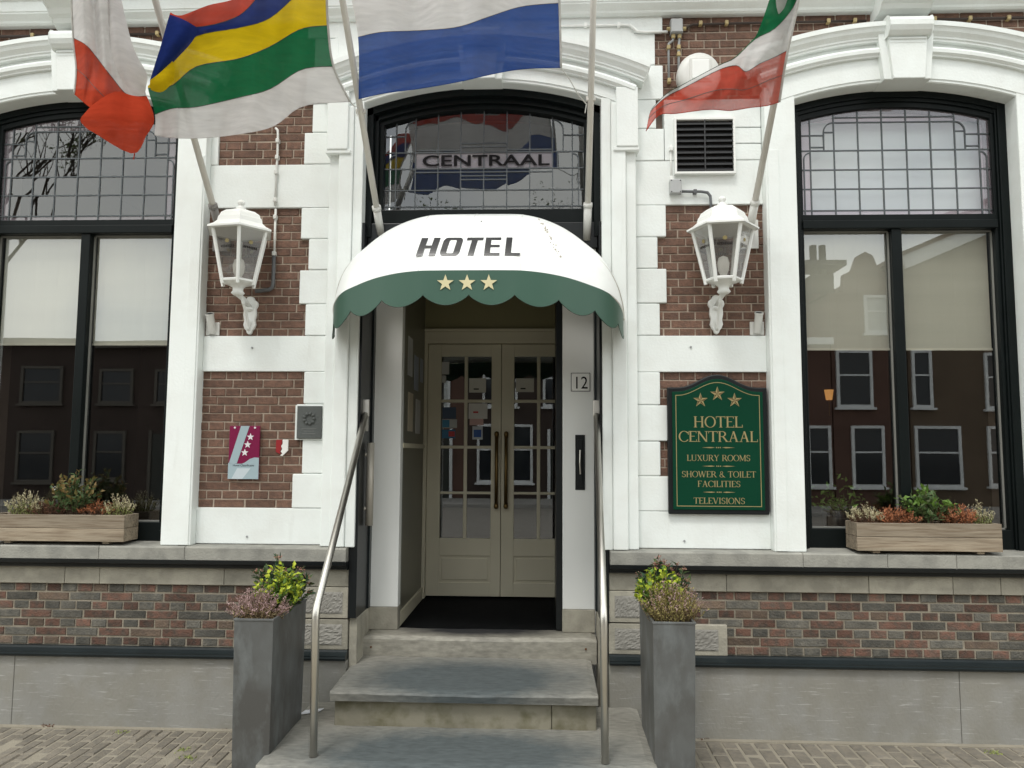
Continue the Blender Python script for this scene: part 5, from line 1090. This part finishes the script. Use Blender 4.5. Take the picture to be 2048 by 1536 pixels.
# weeds in the paving
for i,(px,py,lab) in enumerate(((95,1452,'weed tuft at the plinth foot, near the dark joint'),(240,1466,'lone weed tuft in the paving, maroon plaque side'),(370,1500,'larger weed tuft in the paving by the zinc planter, maroon plaque side'),(375,1516,'low bright weed tuft in paving by the zinc planter'),(445,1456,'flat brown weed by the planter and plinth'),(1985,1507,'weed tuft in the paving, green sign side'),(1410,1478,'dry weed tuft between plinth and zinc planter, green sign side'))):
    d_ = (fw*FPX+rt*(px-1024)-up*(py-768)); p = CAM+d_*((0-CAM.z)/d_.z); m = MB(); rg = random.Random(i)
    for j in range(34): leaf(m, p+Vector((rg.gauss(0,.022),rg.gauss(0,.018),0)), rv(rg,.35), rv(rg), rg.uniform(.012,.028), rg.uniform(.003,.006), .3)
    tag(m.build('weed', LM['pale_green' if i in (1,2,3,5) else 'brown_heather']), lab, 'weed', 'weeds in the paving')

# ================================================================== seen through the glass
t = thing('potted_plant', (2.47,.32,1.2), 'dark pot with green plant standing on the inner sill', 'potted plant')
m = MB(); m.lathe([(.0,0),(.055,0),(.075,.10),(.085,.22),(.075,.225),(.07,.20),(.0,.19)],(2.47,.32,1.2),16); m.build('pot', M('dark_pot',(.03,.022,.02),.35), t, smooth=True)
rg = random.Random(9); m = MB()
for j in range(150): leaf(m, Vector((2.47,.32,1.40))+rv(rg,.4)*rg.uniform(.03,.26), rv(rg,.3), rv(rg), rg.uniform(.03,.06), rg.uniform(.008,.014), .3)
m.build('foliage', LM['mid_leaf'], t, kind='stuff')
for x,y,z,lab in ((2.22,1.9,2.35,'small warm wall lamp inside, near the entrance end of the sign side window'),(3.28,2.6,2.35,'small warm wall lamp inside, far end of the sign side window')):
    t = thing('table_lamp', (x,y,z), lab, 'lamp', 'lit lamps inside the restaurant')
    m = MB(); m.lathe([(.03,0),(.045,.10),(.03,.10)],(x,y,z),12); m.build('shade', emis('lit_shade'+str(x),(1,.45,.12),.35), t); m = MB(); m.tube([(x,y,z-.16),(x,y,z)],.008,8); m.build('stem', BRASS, t)

# ================================================================== opposite side of the street (seen mirrored in the panes)
YH = -22.5
WF = M('white_window_frame',(.72,.74,.74),.5); WFD = M('dim_brown_frame',(.10,.09,.075),.6); DG = M('dark_window_pane',(.02,.025,.03),.08,.1,3); CUR = M('net_curtain',(.50,.53,.52),.8)  # WFD: frame colour darkened so the mirrored houses look dim in the panes
ROOF = M('roof_tile',(.11,.055,.04),.85,.15,6,.5,20); HB = {'r':M('house_red_brick',(.12,.068,.052),.9,.15,3,.4,30), 'b':M('house_buff_brick',(.13,.095,.065),.9,.12,3,.4,30), 'd':M('house_dark_brick',(.055,.040,.034),.9,.15,3,.4,30)}
def house(lab, x0, x1, ze, ridge, mat, wins, gable=None, doors=(), rake=None, WF=WF):
    t = thing('house', ((x0+x1)/2,YH,0), lab, 'house', 'houses across the street'); D_ = 9.0
    poly = [(x0,-.05),(x1,-.05),(x1,ze)]
    if gable: poly += [(x0+(x1-x0)*(1-u)+0, ze+gable*f) for u,f in ((.18,0),(.2,.45),(.32,.55),(.4,.9),(.5,1.0),(.6,.9),(.68,.55),(.8,.45),(.82,0))]
    if rake: poly = [(x0,-.05),(x1,-.05),(x1,rake[2]),(rake[0],rake[1])]
    poly.append((x0,ze)); m = MB(); m.prism(poly, YH-.3, YH); m.build('facade', HB[mat], t)
    m = MB(); m.box(x0+.02,x1-.02,YH-D_,YH-.301,-.05,ze-.02); m.build('body', HB[mat], t)
    if rake:
        A_,B_,C_ = (x0-.15,ze),(rake[0],rake[1]+.05),(x1+.15,rake[2]); m = MB(); m.prism([A_,B_,C_,(C_[0],C_[1]+.15),(B_[0],B_[1]+.2),(A_[0],A_[1]+.15)], YH-D_, YH+.2); r_ = m.build('roof', ROOF, t)
        m = MB(); m.prism([A_,B_,(B_[0],B_[1]-.45),(A_[0]+.15,A_[1]-.45)], YH+.001, YH+.15); m.build('verge_board', WF, t)
    m = MB(); m.add([(x0-.1,YH-.28,ze),(x1+.1,YH-.28,ze),(x1+.1,YH-D_*.5,ridge),(x0-.1,YH-D_*.5,ridge),(x0-.1,YH-D_,ze),(x1+.1,YH-D_,ze)],[(0,1,2,3),(3,2,5,4),(0,3,4),(1,5,2)]); r_ = r_ if rake else m.build('roof', ROOF, t)
    if not gable and not rake: m = MB(); m.box(x0-.05,x1+.05,YH,YH+.25,ze-.22,ze+.02); m.build('gutter', WF, t)
    for a,b,z0,z1,cur in wins:
        w_ = MB(); k = .10; w_.box(a,a+k,YH+.002,YH+.09,z0,z1); w_.box(b-k,b,YH+.002,YH+.09,z0,z1); w_.box(a+k,b-k,YH+.002,YH+.09,z1-k,z1); w_.box(a+k,b-k,YH+.002,YH+.09,z0,z0+k); w_.box(a+k,b-k,YH+.002,YH+.07,z0+(z1-z0)*.55,z0+(z1-z0)*.55+.06)
        w_.box(a-.08,b+.08,YH+.001,YH+.15,z0-.08,z0-.001); f = w_.build('window', WF, t)
        MB().box(a+k,b-k,YH+.004,YH+.03,z0+k,z1-k).build('pane', CUR if cur else DG, f)
    for a,b,z1 in doors:
        f = box('door', M('house_door',(.03,.035,.03),.3), t, a,b,YH+.003,YH+.06,-.02,z1); box('frame', WF, f, a-.12,a-.001,YH+.002,YH+.1,-.02,z1+.12); box('frame', WF, f, b+.001,b+.12,YH+.002,YH+.1,-.02,z1+.12)
    return t, r_
def chimney(r_, x, z0, z1, w=.8):
    c_ = box('chimney', HB['d'], r_, x-w/2,x+w/2,YH-2.2,YH-1.4,z0,z1); box('cap', M('chimney_cap',(.1,.09,.08)), c_, x-w*.95,x+w*.95,YH-2.6,YH-1.0,z1+.25,z1+.45)
    for q in (-.2,.15): k = MB(); k.tube([(x+q,YH-1.8,z1),(x+q,YH-1.8,z1+1.2)],.14,8); k.build('flue', HB['d'], c_)
_,r_ = house('brown brick house with curved gable and white sashes across the street',10.72,13.35,7.6,8.5,'r',[(10.85,12.1,3.45,5.5,0),(11.3,12.45,.65,2.8,0),(11.9,12.9,6.1,7.5,1)],1.5)
chimney(r_,11.0,7.7,8.6)
_,r_ = house('buff brick house with steep pale-edged roof across the street',13.4,21.5,8.9,12.6,'b',[(13.5,14.2,3.45,5.5,0),(13.5,15.1,.65,2.8,0),(16,17.2,3.4,5.4,0),(16,17.4,.7,2.8,0),(17.9,19,3.4,5.4,1)],rake=(18.0,10.8,8.9))
_,r_ = house('low red brick house with tiled roof across the street, beside the curved gable',4.2,10.68,5.9,8.0,'r',[(4.8,6.2,3.4,5.3,0),(7.6,9.0,3.4,5.3,0),(7.6,9.0,.7,2.8,0),(9.76,10.6,.65,2.8,0)],doors=[(5,6.1,2.5)]); chimney(r_,5.2,6.6,8.6)
_,r_ = house('dark brick house with gutter across the street, facing the entrance',-2.6,4.15,6.6,9.6,'d',[(-2,-.6,3.6,5.6,0),(.4,1.8,3.6,5.6,0),(2.6,3.8,3.6,5.6,0),(-2.2,0,.6,2.9,0),(2.4,3.8,.7,2.9,0)],doors=[(.7,1.8,2.6)]); chimney(r_,3.0,8.3,10.6)
_,r_ = house('red brick house with small curved gable across the street',-7.9,-2.65,5.4,6.6,'r',[(-7.2,-5.9,3.5,5.0,0),(-4.6,-3.3,3.5,5.0,1),(-7.3,-5.6,.6,2.9,0)],1.3,[(-4.4,-3.3,2.6)])
_,r_ = house('dark brick shop house with wide panes and side door across the street',-16.4,-7.95,5.8,6.1,'d',[(-16,-14.7,3.5,4.8,0),(-13.9,-12.6,3.5,4.8,0),(-11,-9.4,3.5,4.8,0),(-16.1,-14.9,.7,2.5,0),(-11.2,-8.6,.6,2.5,0)],doors=[(-13.9,-12.7,2.4)],WF=WFD)
_,r_ = house('dark brick corner house across the street, past the shop house',-23,-16.45,5.9,6.2,'d',[(-22.2,-20.8,3.5,4.9,0),(-19,-17.4,3.5,4.9,0),(-22.2,-20,.6,2.5,0),(-19,-17.6,.6,2.5,0)],WF=WFD)
# street trees, bare with first leaves
def tree(lab, base, h, seed, bole=.30):
    rg = random.Random(seed); t = thing('street_tree', base, lab, 'tree', 'young-leaved trees across the street'); tr = MB(); br = MB(); lf = MB(); b = Vector(base)
    def grow(p, d, L_, r_, dep):
        q = p+d*L_; mid = p.lerp(q,.5)+Vector((rg.uniform(-1,1),rg.uniform(-1,1),0))*L_*.06
        (tr if dep==0 else br).tube([p,mid,q], r_, 7 if dep<2 else 4, False, r1=r_*.62)
        if dep >= 5:
            for _ in range(9): leaf(lf, q+rv(rg,.1)*rg.uniform(.05,.35), rv(rg,.2), rv(rg), rg.uniform(.08,.15), .03, .2)
            return
        for k in range(rg.choice((2,3,3)) if dep<4 else 3):
            nd = (d*1.0+rv(rg,.25)*.85).normalized(); grow(q if k else p.lerp(q,.8), nd, (h*.30 if dep==0 else L_)*rg.uniform(.62,.82), r_*.60, dep+1)
    grow(b, Vector((.02,.0,1)), h*bole, h*.010, 0); tr.build('trunk', M('tree_bark',(.06,.05,.04),.9,.2,10,.6,30), t); br.build('branches', MATS['tree_bark'], t); lf.build('crown', leafmat('young_leaf',(.10,.14,.04)), t)
tree('bare-branched street tree across the street, facing the maroon plaque side window', (-16.3,-16.4,-.13), 11.0, 3, .72)
tree('bare-branched street tree across the street, facing the entrance', (-1.2,-19.6,-.13), 11.5, 6)
